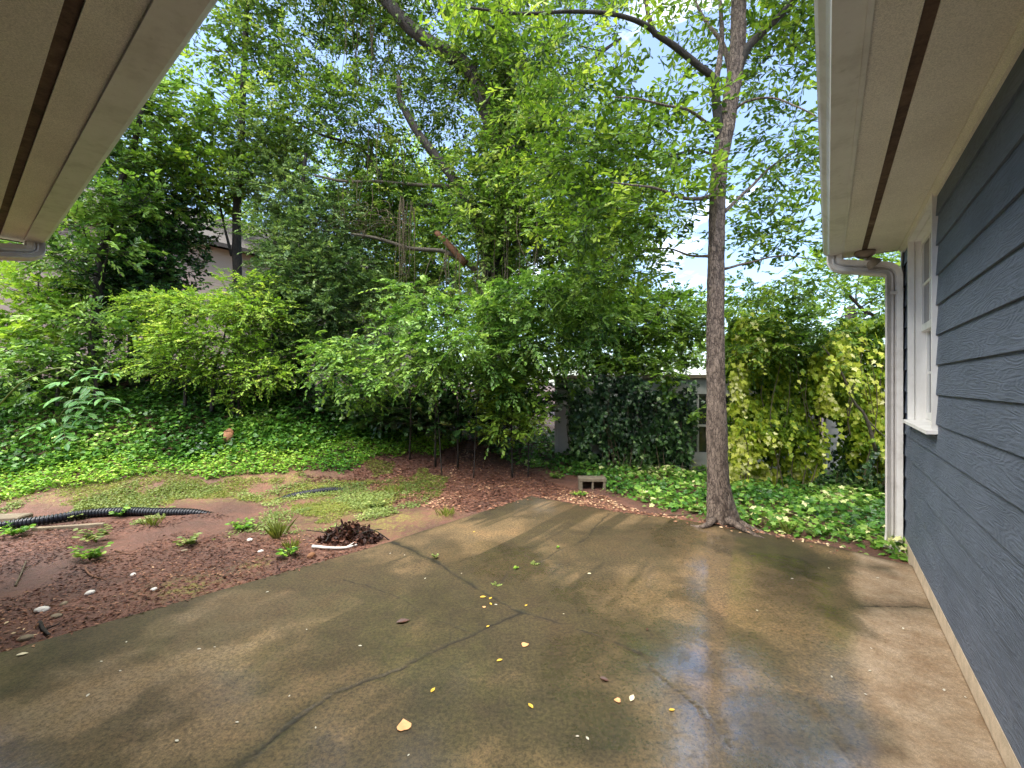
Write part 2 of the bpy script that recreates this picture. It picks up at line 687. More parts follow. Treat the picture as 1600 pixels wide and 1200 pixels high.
# -- red clay soil with moss
t = NT('clay_soil')
v = t.coord()
n1 = t.noise(1.6, 6, .62, v)
n2 = t.noise(14, 6, .7, v)
n3 = t.noise(55, 4, .7, v)
c = t.ramp(n1, [(.3, lin(74, 48, 38)), (.5, lin(104, 68, 53)), (.7, lin(132, 88, 68))])
c = t.mix(t.ramp(n2, [(.4, (0, 0, 0, 1)), (.65, (.7, .7, .7, 1))]), c, lin(82, 58, 44))
c = t.mix(.6, c, t.ramp(n3, [(.3, (.55, .55, .55, 1)), (.7, (1.3, 1.3, 1.3, 1))]), 'MULTIPLY')
mo = t.attr('moss')
n4 = t.noise(34, 5, .7, v)
mofac = t.math('MULTIPLY', t.math('MULTIPLY', mo, t.ramp(n2, [(.42, (0, 0, 0, 1)), (.56, (1, 1, 1, 1))])), t.ramp(n4, [(.38, (.1, .1, .1, 1)), (.58, (1, 1, 1, 1))]))
c = t.mix(mofac, c, t.ramp(n3, [(.3, lin(104, 104, 38)), (.7, lin(158, 152, 66))]))
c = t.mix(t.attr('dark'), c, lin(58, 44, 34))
t.base(c)
t.rough(.7)
t.bump(t.math('ADD', n2, t.math('MULTIPLY', n3, .5)), .9, .03)

# -- grey blue fibre-cement boards with pressed wood grain
t = NT('slate_siding')
oi = t.node('ShaderNodeObjectInfo')
tc = t.node('ShaderNodeTexCoord')
add = t.node('ShaderNodeVectorMath')
add.operation = 'ADD'
sc_ = t.node('ShaderNodeVectorMath')
sc_.operation = 'SCALE'
cmb = t.node('ShaderNodeCombineXYZ')
t.link(oi.outputs['Random'], cmb.inputs[0])
t.link(oi.outputs['Random'], cmb.inputs[1])
t.link(oi.outputs['Random'], cmb.inputs[2])
t.link(cmb.outputs[0], sc_.inputs[0])
sc_.inputs['Scale'].default_value = 23.0
t.link(tc.outputs['Object'], add.inputs[0])
t.link(sc_.outputs[0], add.inputs[1])
mp = t.node('ShaderNodeMapping')
mp.inputs['Scale'].default_value = (1, .16, 1)
t.link(add.outputs[0], mp.inputs['Vector'])
warp = t.noise(4.5, 3, .5, mp.outputs['Vector'], .3)
rings = t.math('FRACT', t.math('MULTIPLY', warp, 34))
rings = t.math('ABSOLUTE', t.math('SUBTRACT', rings, .5))
mp2 = t.node('ShaderNodeMapping')
mp2.inputs['Scale'].default_value = (1, .06, 1)
t.link(add.outputs[0], mp2.inputs['Vector'])
fib = t.noise(120, 4, .7, mp2.outputs['Vector'])
hh = t.math('ADD', t.math('MULTIPLY', rings, .7), t.math('MULTIPLY', fib, 1.1))
g = t.noise(2.2, 4, .6, add.outputs[0])
c = t.ramp(g, [(.3, lin(84, 92, 105)), (.7, lin(97, 105, 118))])
c = t.mix(.5, c, t.ramp(hh, [(.45, (.74, .74, .74, 1)), (.9, (1.22, 1.22, 1.22, 1))]), 'MULTIPLY')
t.base(c)
t.rough(.62)
t.bsdf.inputs['Specular IOR Level'].default_value = .3
t.bump(hh, .9, .006)

t = NT('soffit_paint')
v = t.coord()
c = t.ramp(t.noise(2.5, 5, .6, v), [(.3, lin(208, 199, 182)), (.7, lin(224, 216, 200))])
c = t.mix(.8, c, t.ramp(t.noise(230, 3, .8, v), [(.36, (.66, .66, .64, 1)), (.64, (1.32, 1.32, 1.3, 1))]), 'MULTIPLY')
c = t.mix(t.ramp(t.noise(11, 6, .75, v), [(.64, (0, 0, 0, 1)), (.8, (.6, .6, .6, 1))]), c, lin(98, 86, 66))
t.base(c)
t.rough(.65)
t.bump(t.noise(230, 3, .7, v), .3, .003)
t = NT('gutter_paint')
v = t.coord()
st = t.noise(4, 5, .7, v)
c = t.ramp(st, [(.32, lin(186, 179, 170)), (.5, lin(210, 204, 196)), (.75, lin(220, 215, 208))])
c = t.mix(t.ramp(t.noise(24, 4, .7, v), [(.62, (0, 0, 0, 1)), (.8, (.55, .55, .55, 1))]), c, lin(120, 108, 92))
t.base(c)
t.rough(.42)
t.bump(t.noise(90, 3, .6, v), .08, .002)
plain_mat('dusty_paint', lin(142, 128, 112), .6, .2, 20, .2, 90)
t = NT('white_trim')
v = t.coord()
c = t.ramp(t.noise(5, 6, .7, t.coord((1, 1, .35))), [(.3, lin(216, 211, 203)), (.6, lin(236, 233, 227))])
c = t.mix(t.ramp(t.noise(32, 5, .7, v), [(.66, (0, 0, 0, 1)), (.82, (.6, .6, .6, 1))]), c, lin(130, 112, 92))
t.base(c)
t.rough(.5)
t.bump(t.noise(40, 3, .6, t.coord((1, 1, .1))), .15, .003)
t = NT('vent_mesh')
c = t.ramp(t.noise(9, 6, .8, t.coord()), [(.35, lin(66, 48, 36)), (.6, lin(104, 82, 64)), (.78, lin(156, 136, 114))])
t.base(c)
t.rough(.9)
t.bump(t.noise(300, 2, .6, t.coord()), .5, .003)
plain_mat('foundation', lin(196, 176, 150), .8, .2, 14, .6, 90)
plain_mat('shingle', lin(70, 64, 60), .9, .3, 12, .6, 60)
plain_mat('dark_metal', lin(60, 56, 54), .45, .2, 10)
t = NT('window_glass')
t.base(lin(40, 46, 50))
t.rough(.04)
t.bsdf.inputs['Specular IOR Level'].default_value = .8
plain_mat('beige_siding', lin(172, 154, 140), .6, .06, 1.2)
plain_mat('pale_siding', lin(178, 176, 168), .6, .14, 5)
plain_mat('shed_dark', lin(62, 56, 50), .8, .3, 6)
bark_mat('oak_bark', lin(24, 18, 14), lin(68, 54, 44), lin(150, 132, 116), 17, 1.4)
bark_mat('dark_bark', lin(16, 13, 11), lin(34, 28, 22), lin(62, 55, 44), 12, .9)
bark_mat('pale_bark', lin(44, 38, 30), lin(74, 66, 53), lin(110, 101, 86), 22, .5)
plain_mat('vine_stem', lin(84, 74, 54), .8, .3, 20)
plain_mat('broken_wood', lin(104, 70, 46), .8, .3, 18, .5, 60)
plain_mat('pipe_plastic', lin(30, 32, 38), .33, .15, 12, .05, 60)
plain_mat('cinder', lin(104, 94, 76), .9, .25, 12, .8, 120)
plain_mat('white_stone', lin(206, 200, 190), .7, .12, 20, .3, 60)
plain_mat('timber_grey', lin(128, 114, 92), .8, .25, 10, .4, 60)
plain_mat('stump_wood', lin(128, 88, 58), .8, .3, 14, .5, 60)
plain_mat('plastic_scrap', lin(205, 212, 218), .3, .1, 20)
for nm, cc in (('leaf_yellow', lin(206, 170, 66)), ('leaf_tan', lin(214, 158, 108)), ('leaf_pale', lin(228, 214, 176)),
               ('leaf_brown', lin(70, 40, 28)), ('petal_white', lin(196, 190, 172))):
    plain_mat(nm, cc, .5, .2, 30)

G = lin
leaf_mat('oak_leaf', [(.05, G(54, 80, 30)), (.45, G(98, 132, 44)), (.8, G(146, 174, 62)), (1, G(180, 198, 86))], .36, .48)
leaf_mat('vine_leaf', [(.05, G(44, 68, 26)), (.4, G(88, 122, 46)), (.75, G(136, 162, 72)), (1, G(180, 194, 110))], .36, .44)
leaf_mat('maple_leaf', [(.05, G(54, 82, 30)), (.5, G(102, 136, 48)), (.9, G(150, 178, 70)), (1, G(178, 198, 90))], .36, .45)
leaf_mat('holly_leaf', [(.05, G(28, 48, 26)), (.5, G(50, 84, 42)), (.85, G(86, 126, 62)), (1, G(110, 146, 76))], .24, .15)
leaf_mat('lime_leaf', [(.05, G(84, 122, 34)), (.5, G(132, 168, 58)), (.9, G(178, 200, 84)), (1, G(204, 216, 110))], .42, .42)
leaf_mat('privet_leaf', [(.05, G(48, 80, 32)), (.45, G(94, 132, 52)), (.8, G(142, 176, 80)), (1, G(180, 208, 116))], .30, .36)
leaf_mat('blue_leaf', [(.05, G(52, 76, 42)), (.5, G(92, 122, 66)), (.9, G(138, 162, 96)), (1, G(166, 188, 118))], .36, .34)
leaf_mat('sapling_leaf', [(.05, G(48, 98, 38)), (.5, G(72, 128, 50)), (1, G(104, 158, 70))], .42, .35)
leaf_mat('ivy_yellow', [(.03, G(58, 88, 24)), (.36, G(116, 146, 38)), (.66, G(170, 184, 56)), (.9, G(204, 206, 90)), (1, G(234, 230, 164))], .36, .45, 1.6, (1.1, 1.12, .5, 1))
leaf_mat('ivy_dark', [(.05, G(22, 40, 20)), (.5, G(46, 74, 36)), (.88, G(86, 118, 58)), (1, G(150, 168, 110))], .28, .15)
leaf_mat('ivy_ground', [(.03, G(30, 56, 22)), (.42, G(60, 102, 38)), (.72, G(102, 146, 54)), (.93, G(150, 180, 80)), (1, G(226, 224, 160))], .28, .24, 1.0)
leaf_mat('bank_leaf', [(.03, G(28, 64, 22)), (.4, G(68, 118, 36)), (.75, G(118, 164, 52)), (1, G(164, 192, 76))], .34, .30, .8)
leaf_mat('weed_leaf', [(.03, G(76, 94, 42)), (.45, G(108, 126, 62)), (.85, G(138, 152, 84)), (1, G(170, 178, 106))], .45, .30, 1.5)
leaf_mat('litter_leaf', [(.03, G(54, 34, 28)), (.35, G(98, 64, 50)), (.68, G(140, 98, 76)), (.9, G(184, 146, 112)), (1, G(216, 190, 150))], .6, .10, 1.5)
leaf_mat('grass_blade', [(.03, G(84, 100, 38)), (.5, G(122, 134, 58)), (1, G(164, 168, 84))], .42, .30)

# ------------------------------------------------------------------ ground
gx = np.concatenate([-14 - np.geomspace(1, 400, 16)[::-1], np.linspace(-14, 11, 270), 11 + np.geomspace(1, 400, 16)])
gy = np.concatenate([-4 - np.geomspace(1, 400, 14)[::-1], np.linspace(-4, 13, 190), 13 + np.geomspace(1, 400, 16)])
GX, GY = np.meshgrid(gx, gy, indexing='ij')
GZ = terrain(GX, GY)
moss_spots = [(292, 918, 45, 16, 1.0), (612, 815, 40, 16, 1.0), (400, 880, 22, 8, .8), (690, 803, 22, 6, .7), (330, 775, 140, 10, .9),
              (150, 782, 120, 9, .8), (560, 775, 80, 14, .8), (450, 750, 130, 12, .8), (120, 775, 130, 6, .6), (520, 800, 60, 20, .7)]
moss = np.zeros_like(GX)
for mx, my, rx, ry, a in moss_spots:
    c0 = ghit(mx, my)
    ex = abs(ghit(mx + rx, my)[0] - c0[0])
    ey = abs(ghit(mx, my - ry)[1] - c0[1])
    q = ((GX - c0[0]) / ex) ** 2 + ((GY - c0[1]) / ey) ** 2
    moss = np.maximum(moss, a * np.exp(-q * .9))
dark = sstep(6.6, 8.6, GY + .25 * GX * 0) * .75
ny = len(gy)
ii, jj = np.meshgrid(np.arange(len(gx) - 1), np.arange(ny - 1), indexing='ij')
Q = np.stack([ii * ny + jj, (ii + 1) * ny + jj, (ii + 1) * ny + jj + 1, ii * ny + jj + 1], -1).reshape(-1, 4)
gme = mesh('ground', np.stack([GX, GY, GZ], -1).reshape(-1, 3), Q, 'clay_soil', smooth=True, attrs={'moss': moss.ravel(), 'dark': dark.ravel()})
link('ground', gme, kind='structure')

# ------------------------------------------------------------------ patio slab
def gz0(x, y):
    Y = F * H / (y - CY)
    return np.array([(x - CX) / F * Y, Y])


CRACKS = [([(330, 1240), (380, 1200), (440, 1145), (478, 1115), (520, 1085), (600, 1050), (640, 1030), (690, 1012), (740, 992), (780, 975), (815, 958)], .008, .7),
          ([(815, 958), (850, 968), (915, 988), (960, 1003), (1005, 1022), (1015, 1045), (1050, 1075), (1095, 1105), (1130, 1160)], .006, .45),
          ([(600, 842), (640, 855), (690, 885), (740, 915), (815, 958)], .009, .8),
          ([(954, 803), (905, 848), (850, 873), (800, 893), (772, 922)], .006, .35),
          ([(1345, 950), (1390, 948), (1420, 945), (1458, 951)], .006, .6),
          ([(700, 950), (700, 1012)], .003, .0),
          ([(540, 905), (610, 930), (690, 975), (740, 992)], .003, .35)]
NU, NV = 370, 450
uu = np.linspace(0, 1, NU)
vv = np.linspace(0, 1, NV)
U, Vv = np.meshgrid(uu, vv, indexing='ij')
dl_t = lambda t_: np.interp(t_, [-.3, .18, 1.41, 2.56, 4.69], [-3.76, -3.70, -3.50, -3.33, -3.18])
tguess = -.14 + Vv * 4.95
dd = dl_t(tguess) * (1 - U) + .560 * U
edge_n = .02 * (fbm(np.stack([dd * 3, dd * 0], -1), 8, 3) - .5)
tfar = np.interp(dd, [-3.3, -2.0, -1.44, -1.07, -.5, 0, .45, .6], [4.67, 4.72, 4.85, 4.89, 4.90, 4.89, 4.8, 4.77]) + edge_n
tt = -.14 + Vv * (tfar + .14)
dd = (dl_t(tt) + .02 * (fbm(np.stack([tt * 2.2, tt * 0], -1), 9, 3) - .5)) * (1 - U) + .560 * U
SX = WV[0] * dd + UV[0] * tt
SY = WV[1] * dd + UV[1] * tt
P2 = np.stack([SX, SY], -1)
zz = .006 * (fbm(P2 * 1.3, 21, 3) - .5)
crack = np.zeros_like(SX)
algae = np.zeros_like(SX)
wob = .035 * (np.stack([fbm(P2 * 11, 41, 4), fbm(P2 * 11, 42, 4)], -1) - .5) + .09 * (np.stack([fbm(P2 * 3.1, 46, 2), fbm(P2 * 3.1, 47, 2)], -1) - .5)
for pts, wd, al in CRACKS:
    L = np.array([gz0(*p) for p in pts])
    best = np.full(SX.shape, 9.0)
    for a, b in zip(L[:-1], L[1:]):
        ab = b - a
        q = P2 + wob
        s = np.clip(((q - a) @ ab) / (ab @ ab), 0, 1)
        best = np.minimum(best, np.linalg.norm(q - a - s[..., None] * ab, axis=-1))
    cw = wd * (.25 + 1.7 * fbm(P2 * 8, 43, 3) ** 1.6)
    prof = np.exp(-(best / (cw * 1.1)) ** 2)
    prof = prof * sstep(.28, .5, fbm(P2 * 6.5, 48, 3) + .06)
    zz -= .004 * prof
    crack = np.maximum(crack, prof * .9)
    algae = np.maximum(algae, 1.25 * al * np.exp(-best / (.03 + .13 * fbm(P2 * 2.1, 44, 3))) * (.45 + 1.1 * fbm(P2 * 9, 45, 4)))
# algae streaks that run along the left half
eedge = np.minimum(dd - dl_t(tt), tfar - tt)
algae = np.maximum(algae, .9 * np.exp(-np.maximum(eedge, 0) / (.015 + .09 * fbm(P2 * 2.7, 66, 3) ** 2)) * (.3 + fbm(P2 * 10, 67, 3)))
strk = fbm(np.stack([dd * 7.5, tt * .7], -1), 61, 4)
algae = np.maximum(algae, .8 * sstep(.46, .60, strk) * sstep(-.6, -1.5, dd) * sstep(.6, 1.6, tt))
algae = np.maximum(algae, .8 * sstep(.50, .66, fbm(P2 * 1.2, 63, 5)) * sstep(.2, -.3, dd))
algae = np.maximum(algae, .55 * sstep(.52, .64, fbm(P2 * 3.1, 64, 5)) * sstep(.1, -.2, dd))
def blobs(lst, seed):
    out = np.zeros_like(SX)
    for x_, y_, rx_, ry_, a_ in lst:
        c_ = gz0(x_, y_)
        ex_ = abs(gz0(x_ + rx_, y_)[0] - c_[0])
        ey_ = abs(gz0(x_, y_ - ry_)[1] - c_[1])
        q_ = np.sqrt(((SX - c_[0]) / ex_) ** 2 + ((SY - c_[1]) / ey_) ** 2) + 1.6 * (fbm(P2 * 2.6, seed, 5) - .5)
        out = np.maximum(out, a_ * sstep(1.15, .55, q_))
    return out


algae = np.maximum(algae, blobs([(1215, 855, 95, 45, .9), (960, 848, 120, 36, .7), (700, 1110, 150, 70, .75), (880, 1130, 150, 80, .75), (1322, 965, 30, 30, .6), (1240, 1130, 150, 50, .6), (760, 935, 110, 40, .6),
                                 (480, 940, 110, 30, .7), (300, 985, 120, 26, .5), (560, 1000, 120, 40, .5), (850, 820, 60, 20, .5)], 161))
pud = blobs([(1085, 842, 50, 50, 1.), (960, 1040, 120, 55, 1.), (1150, 1050, 110, 100, 1.), (1210, 885, 60, 26, 1.), (1060, 1150, 150, 60, 1.), (1000, 940, 140, 36, .8), (1250, 960, 80, 60, .7), (760, 870, 120, 30, .5)], 171)
wet = 1 - sstep(.10, .24, dd + .28 * (fbm(P2 * 1.7, 71, 4) - .5)) * .95
film = wet * (.30 + .70 * sstep(-3.0, -1.9, dd + .9 * (fbm(P2 * .8, 72, 3) - .5)))
film = film * (.45 + .55 * sstep(.30, .56, fbm(P2 * 1.15, 73, 5) + .08))
film = np.clip(film * .55 + pud * wet, 0, 1)
film = film * (1 - np.clip(crack * 1.3, 0, 1))
wet = wet * (1 - .35 * sstep(-1.6, -3.2, dd) * sstep(2.4, .8, tt))
Vp = np.stack([SX, SY, zz], -1).reshape(-1, 3)
ii, jj = np.meshgrid(np.arange(NU - 1), np.arange(NV - 1), indexing='ij')
Qs = np.stack([ii * NV + jj, (ii + 1) * NV + jj, (ii + 1) * NV + jj + 1, ii * NV + jj + 1], -1).reshape(-1, 4)
ring = np.concatenate([np.arange(NU) * NV, (NU - 1) * NV + np.arange(1, NV), np.arange(NU - 2, -1, -1) * NV + NV - 1, np.arange(NV - 2, 0, -1)])
Vs = Vp[ring].copy()
Vs[:, 2] = -.14
n0 = len(Vp)
k = np.arange(len(ring))
k2 = (k + 1) % len(ring)
Qr = np.stack([ring[k], n0 + k, n0 + k2, ring[k2]], -1)
ext = lambda a: np.concatenate([a.ravel(), a.ravel()[ring]])
pme = mesh('patio', np.concatenate([Vp, Vs]), np.concatenate([Qs, Qr]), 'wet_concrete', smooth=True,
           attrs={'wet': ext(wet), 'crack': ext(crack), 'algae': ext(np.clip(algae, 0, 1)), 'film': ext(np.clip(film, 0, 1))})
link('patio', pme, kind='structure')

# ------------------------------------------------------------------ the house on the right (frame d, t, z)
D0, T1 = .575, 5.36
SOF = 2.763
off = (-D0, -T1, 0)
house = thing('house', 'slate grey clapboard house wall with white eave and window along the right', 'house', fr(D0, T1), ROT)
EXPO = .193
z_first = 1.431 - 7 * EXPO
BOT = .112
WT0, WT1, WZ0, WZ1 = 3.86, 4.88, 1.20, 2.70      # window opening
board_meshes = {}


def board(parent, t0, t1, z0, zc=None, hgt=.2):
    key = (round(t0, 3), round(t1, 3), round(hgt, 3))
    if key not in board_meshes:
        m = MB().prism([(.5620, 0), (.5735, 0), (.584, hgt), (.5745, hgt)], 1, t0, t1)
        board_meshes[key] = mesh('siding_board', np.concatenate(m.v), [np.concatenate(m.q), np.concatenate(m.t)], 'slate_siding')
    return link('siding_board', board_meshes[key], parent, (off[0], off[1], z0))


for kk in range(15):
    z0 = z_first + kk * EXPO
    if z0 > SOF - .04:
        break
    hgt = min(.2, SOF + .03 - z0)
    if kk == 0:
        hgt, z0 = hgt - (BOT - z0), BOT
    if z0 + EXPO < WZ0 - .03 or z0 > WZ1 + .02:
        board(house, -.15, 5.33, z0, hgt=hgt)
    else:
        board(house, -.15, WT0 - .02, z0, hgt=hgt)
        board(house, WT1 + .02, 5.33, z0, hgt=hgt)
        if z0 < WZ0 - .04:      # board notched under the sill
            board(house, WT0 - .018, WT1 + .018, z0, hgt=WZ0 - .045 - z0)
m = MB()
m.box((.586, -.15, 0.10), (.66, WT0 - .02, 2.95)).box((.586, WT1 + .02, 0.10), (.66, 5.33, 2.95))
m.box((.586, WT0 - .02, 0.10), (.66, WT1 + .02, WZ0 - .03)).box((.586, WT0 - .02, WZ1 + .03), (.66, WT1 + .02, 2.95))
m.box((.66, 5.25, .10), (6, 5.335, 2.95))
m.build('wall', 'slate_siding', house, loc=off)
m = MB().box((.5615, -.15, -.2), (.70, 5.345, .108)).box((.70, 5.2, -.2), (6, 5.345, .099))
m.build('foundation', 'foundation', house, loc=off)
m = MB().box((.548, 5.332, .085), (.64, 5.352, SOF)).box((.548, 5.300, .085), (.5565, 5.331, SOF))
m.build('corner_trim', 'white_trim', house, loc=off)

# window: casing, jamb, two sashes with bars, panes and sill
win = bpy.data.objects.new('window', None)
COL.objects.link(win)
win.parent = house
win.location = off
m = MB()
m.box((.545, WT0 - .018, WZ0), (.585, WT0 + .012, WZ1 + .055))
m.box((.5452, WT1 - .012, WZ0), (.585, WT1 + .018, WZ1 + .055))
m.box((.5454, WT0 + .0125, WZ1), (.585, WT1 - .0125, WZ1 + .0545))
m.build('casing', 'white_trim', win)
m = MB()
m.box((.587, WT0 - .015, WZ0), (.70, WT0 + .004, WZ1 + .02)).box((.587, WT1 - .004, WZ0), (.70, WT1 + .015, WZ1 + .02))
m.box((.587, WT0 + .0045, WZ1 - .003), (.70, WT1 - .0045, WZ1 + .02))
m.build('jamb', 'white_trim', win)
MIDZ = 1.955


def sash(d0, d1, z0, z1, bars):
    m = MB()
    st = .045
    a, b = WT0 + .006, WT1 - .006
    m.box((d0, a, z0), (d1, a + st, z1)).box((d0, b - st, z0), (d1, b, z1))
    m.box((d0 + .001, a + st, z0), (d1, b - st, z0 + .055)).box((d0 + .001, a + st, z1 - .045), (d1, b - st, z1))
    if bars:
        for q in (1, 2):
            tx = a + (b - a) * q / 3
            m.box((d0 + .006, tx - .01, z0 + .055), (d1 - .004, tx + .01, z1 - .045))
        zm = (z0 + z1) / 2
        m.box((d0 + .007, a + st, zm - .01), (d1 - .005, b - st, zm + .01))
    so = m.build('sash', 'white_trim', win)
    MB().box((d0 + .014, a + st - .005, z0 + .05), (d0 + .018, b - st + .005, z1 - .04)).build('pane', 'window_glass', so)


sash(.625, .655, MIDZ - .02, WZ1 - .004, True)
sash(.657, .687, WZ0 + .012, MIDZ + .02, True)
m = MB().prism([(.515, WZ0 - .028), (.700, WZ0 - .02), (.700, WZ0 + .010), (.515, WZ0 - .004)], 1, WT0 - .03, WT1 + .03)
m.build('sill', 'white_trim', win)

# soffit, vent, gutter, fascia, mouldings
m = MB().box((.126, -.15, SOF), (.255, 5.36, SOF + .012)).box((.30, -.15, SOF + .0005), (.60, 5.36, SOF + .012))
m.build('soffit', 'soffit_paint', house, loc=off)
MB().box((.2555, -.15, SOF + .005), (.2995, 5.35, SOF + .02)).build('vent_strip', 'vent_mesh', house, loc=off)
MB().box((.251, -.15, SOF - .004), (.2562, 5.358, SOF + .0121)).build('vent_edge', 'soffit_paint', house, loc=off)
MB().box((.106, -.15, SOF - .012), (.125, 5.362, 2.93)).build('fascia', 'gutter_paint', house, loc=off)
MB().prism([(.534, SOF - .001), (.534, SOF - .012), (.548, SOF - .026), (.556, SOF - .045), (.58, SOF - .045), (.58, SOF - .001)], 1, -.15, 5.345).build('moulding', 'soffit_paint', house, loc=off)
MB().box((.1255, 5.3605, SOF - .006), (.62, 5.378, 2.98)).build('rake_board', 'gutter_paint', house, loc=off)
GUT = [(.104, SOF + .12), (.104, SOF - .006), (.012, SOF - .006), (.009, SOF + .018), (-.004, SOF + .040), (-.026, SOF + .058),
       (-.036, SOF + .074), (-.037, SOF + .108), (-.034, SOF + .118), (-.022, SOF + .118)]


def gutter(parent, sweep_axis, a, b, flip, name='gutter', loc=off):
    """K-style trough with wall thickness; profile runs away from the house"""
    pr = np.array(GUT)
    nin = nrm(np.gradient(pr, axis=0))
    inn = pr + np.stack([nin[:, 1], -nin[:, 0]], 1) * -.002
    V, Q = [], []
    n = len(pr)
    for s in (a, b):
        for loop in (pr, inn):
            for p, q in loop:
                c = [p, s, q] if sweep_axis == 1 else [s, p * -1 + flip, q]
                V.append(c)
    for l0 in (0, n):
        for i in range(n - 1):
            Q.append((l0 + i, l0 + i + 1, 2 * n + l0 + i + 1, 2 * n + l0 + i))
    for i in (0, n - 1):
        Q.append((i, n + i, 3 * n + i, 2 * n + i))
    mb = MB().add(V, Q)
    T = []
    for s in (0, 2 * n):
        for i in range(1, n - 2):
            T.append((s + 1, s + i + 1, s + i + 2) if i > 1 else (s + 0, s + 1, s + 2))
        T.append((s + 0, s + 1, s + n - 1))
    mb.t.append(np.array(T))
    return mb.build(name, 'gutter_paint', parent, loc=loc)


gutter(house, 1, .56, 5.375, 0)
m = MB().prism([(-.04, 2.885), (2.8, 3.85), (5.6, 2.89), (5.6, 2.94), (2.8, 3.90), (-.04, 2.925)], 1, -4.0, 5.39)
m.build('roof', 'shingle', house, loc=off)

# downspout: fluted rectangular pipe with two elbows and a kicked foot
def flute(w, h):
    """profile of a fluted 4 x 3 downspout, unit radius 1"""
    pts = []
    def side(ax, ay, bx, by, nx, ny, n):
        for i in range(n * 4):
            s = i / (n * 4)
            g = -.05 * (i % 4 == 0) * (0 < i)
            pts.append((ax + (bx - ax) * s + nx * g, ay + (by - ay) * s + ny * g))
    r = .12
    side(-w + r, h, w - r, h, 0, 1, 4)
    side(w, h - r, w, -h + r, 1, 0, 3)
    side(w - r, -h, -w + r, -h, 0, -1, 4)
    side(-w, -h + r, -w, h - r, -1, 0, 3)
    return np.array(pts)[::-1]


def downspout(parent, path, up, loc, name='downspout', w=.054, h=.040):
    P = []
    path = np.array(path, float)
    # round the corners
    for i, p in enumerate(path):
        if 0 < i < len(path) - 1:
            a, b = path[i - 1] - p, path[i + 1] - p
            ra = min(.085, np.linalg.norm(a) * .45)
            rb = min(.085, np.linalg.norm(b) * .45)
            A, B = p + nrm(a) * ra, p + nrm(b) * rb
            for s in np.linspace(0, 1, 9):
                P.append((1 - s) ** 2 * A + 2 * s * (1 - s) * p + s * s * B)
        else:
            P.append(p)
    P = np.array(P)
    return MB().tube(P, 1.0, prof=flute(w, h), upv=up).build(name, 'gutter_paint', parent, loc=loc, smooth=False)


ds = downspout(house, [(.058, 5.22, SOF + .0), (.058, 5.22, 2.655), (.495, 5.285, 2.565), (.497, 5.287, 2.40), (.497, 5.287, 1.2), (.497, 5.287, .09), (.478, 5.275, -.03)], (0, 1, 0), off)
# strap bands
for zb in (2.33,):
    MB().box((.452, 5.238, zb), (.556, 5.336, zb + .03)).build('strap', 'gutter_paint', ds)

# flood lamp under the eave corner
lamp = bpy.data.objects.new('eave_lamp', None)
COL.objects.link(lamp)
lamp.parent = house
lamp.location = off
def lathe(prof, c, axis, n=28):
    ax = nrm(np.array(axis, float))
    x = nrm(np.cross(ax, [.3, .9, .2]))
    y = np.cross(ax, x)
    th = np.linspace(0, 2 * np.pi, n, endpoint=False)
    V = np.array([[np.array(c) + ax * a + (x * math.cos(q) + y * math.sin(q)) * r for q in th] for a, r in prof])
    m_, k_ = V.shape[:2]
    Q = [(i * k_ + j, i * k_ + (j + 1) % k_, (i + 1) * k_ + (j + 1) % k_, (i + 1) * k_ + j) for i in range(m_ - 1) for j in range(k_)]
    return MB().add(V.reshape(-1, 3), Q)
lathe([(0, .0), (0, .080), (.014, .084), (.040, .074), (.058, .052), (.066, .024), (.067, 0)], (.285, 5.23, SOF - .0005), (0, 0, -1)).build('canopy', 'dusty_paint', lamp, smooth=True)
MB().tube(smooth_path([(.285, 5.23, SOF - .05), (.287, 5.22, SOF - .075), (.30, 5.22, SOF - .09)], 8), .013, 10).build('arm', 'gutter_paint', lamp, smooth=True)
lathe([(-.02, 0), (-.02, .028), (.0, .032), (.03, .048), (.066, .066), (.07, .065), (.05, .045), (.02, .02)], (.315, 5.21, SOF - .092), (.55, .2, -.62)).build('lamp_shade', 'dusty_paint', lamp, smooth=True)

# ------------------------------------------------------------------ the wing on the left (same frame; eave runs along -d)
wing = thing('house_wing', 'overhanging white eave with dark vent strip and gutter at upper left', 'eave', fr(-5.75, -.15), ROT)
wo = (5.75, .15, 0)
DE = -5.74
m = MB().box((DE, -.16, SOF), (.10, .232, SOF + .012)).box((DE, .277, SOF + .0005), (.10, .404, SOF + .012))
m.build('soffit', 'soffit_paint', wing, loc=wo)
MB().box((DE + .01, .2325, SOF + .005), (.10, .2765, SOF + .02)).build('vent_strip', 'vent_mesh', wing, loc=wo)
MB().box((DE + .002, .2735, SOF - .004), (.10, .2782, SOF + .0121)).build('vent_edge', 'soffit_paint', wing, loc=wo)
MB().box((DE - .002, .4045, SOF - .012), (.10, .4235, 2.93)).build('fascia', 'gutter_paint', wing, loc=wo)
gutter(wing, 0, DE - .015, -.03, .5285, loc=wo)
MB().box((DE - .02, -.16, SOF - .006), (DE - .0005, .404, 2.98)).build('rake_board', 'dark_metal', wing, loc=wo)
MB().box((DE + .12, -.30, .10), (.57, -.155, 2.95)).build('wall', 'slate_siding', wing, loc=wo)
MB().box((DE + .14, -.29, -.2), (.57, -.16, .099)).build('foundation', 'foundation', wing, loc=wo)
m = MB().prism([(.57, 2.885), (.57, 2.925), (-2.3, 3.90), (-5.1, 2.94), (-5.1, 2.89), (-2.3, 3.85)], 0, DE - .03, .0)
m.build('roof', 'shingle', wing, loc=wo)
downspout(wing, [(DE + .075, .475, SOF), (DE + .075, .475, 2.665), (DE + .075, .10, 2.60), (DE + .13, -.09, 2.50), (DE + .17, -.105, 1.4), (DE + .17, -.105, .02)], (1, 0, 0), wo)

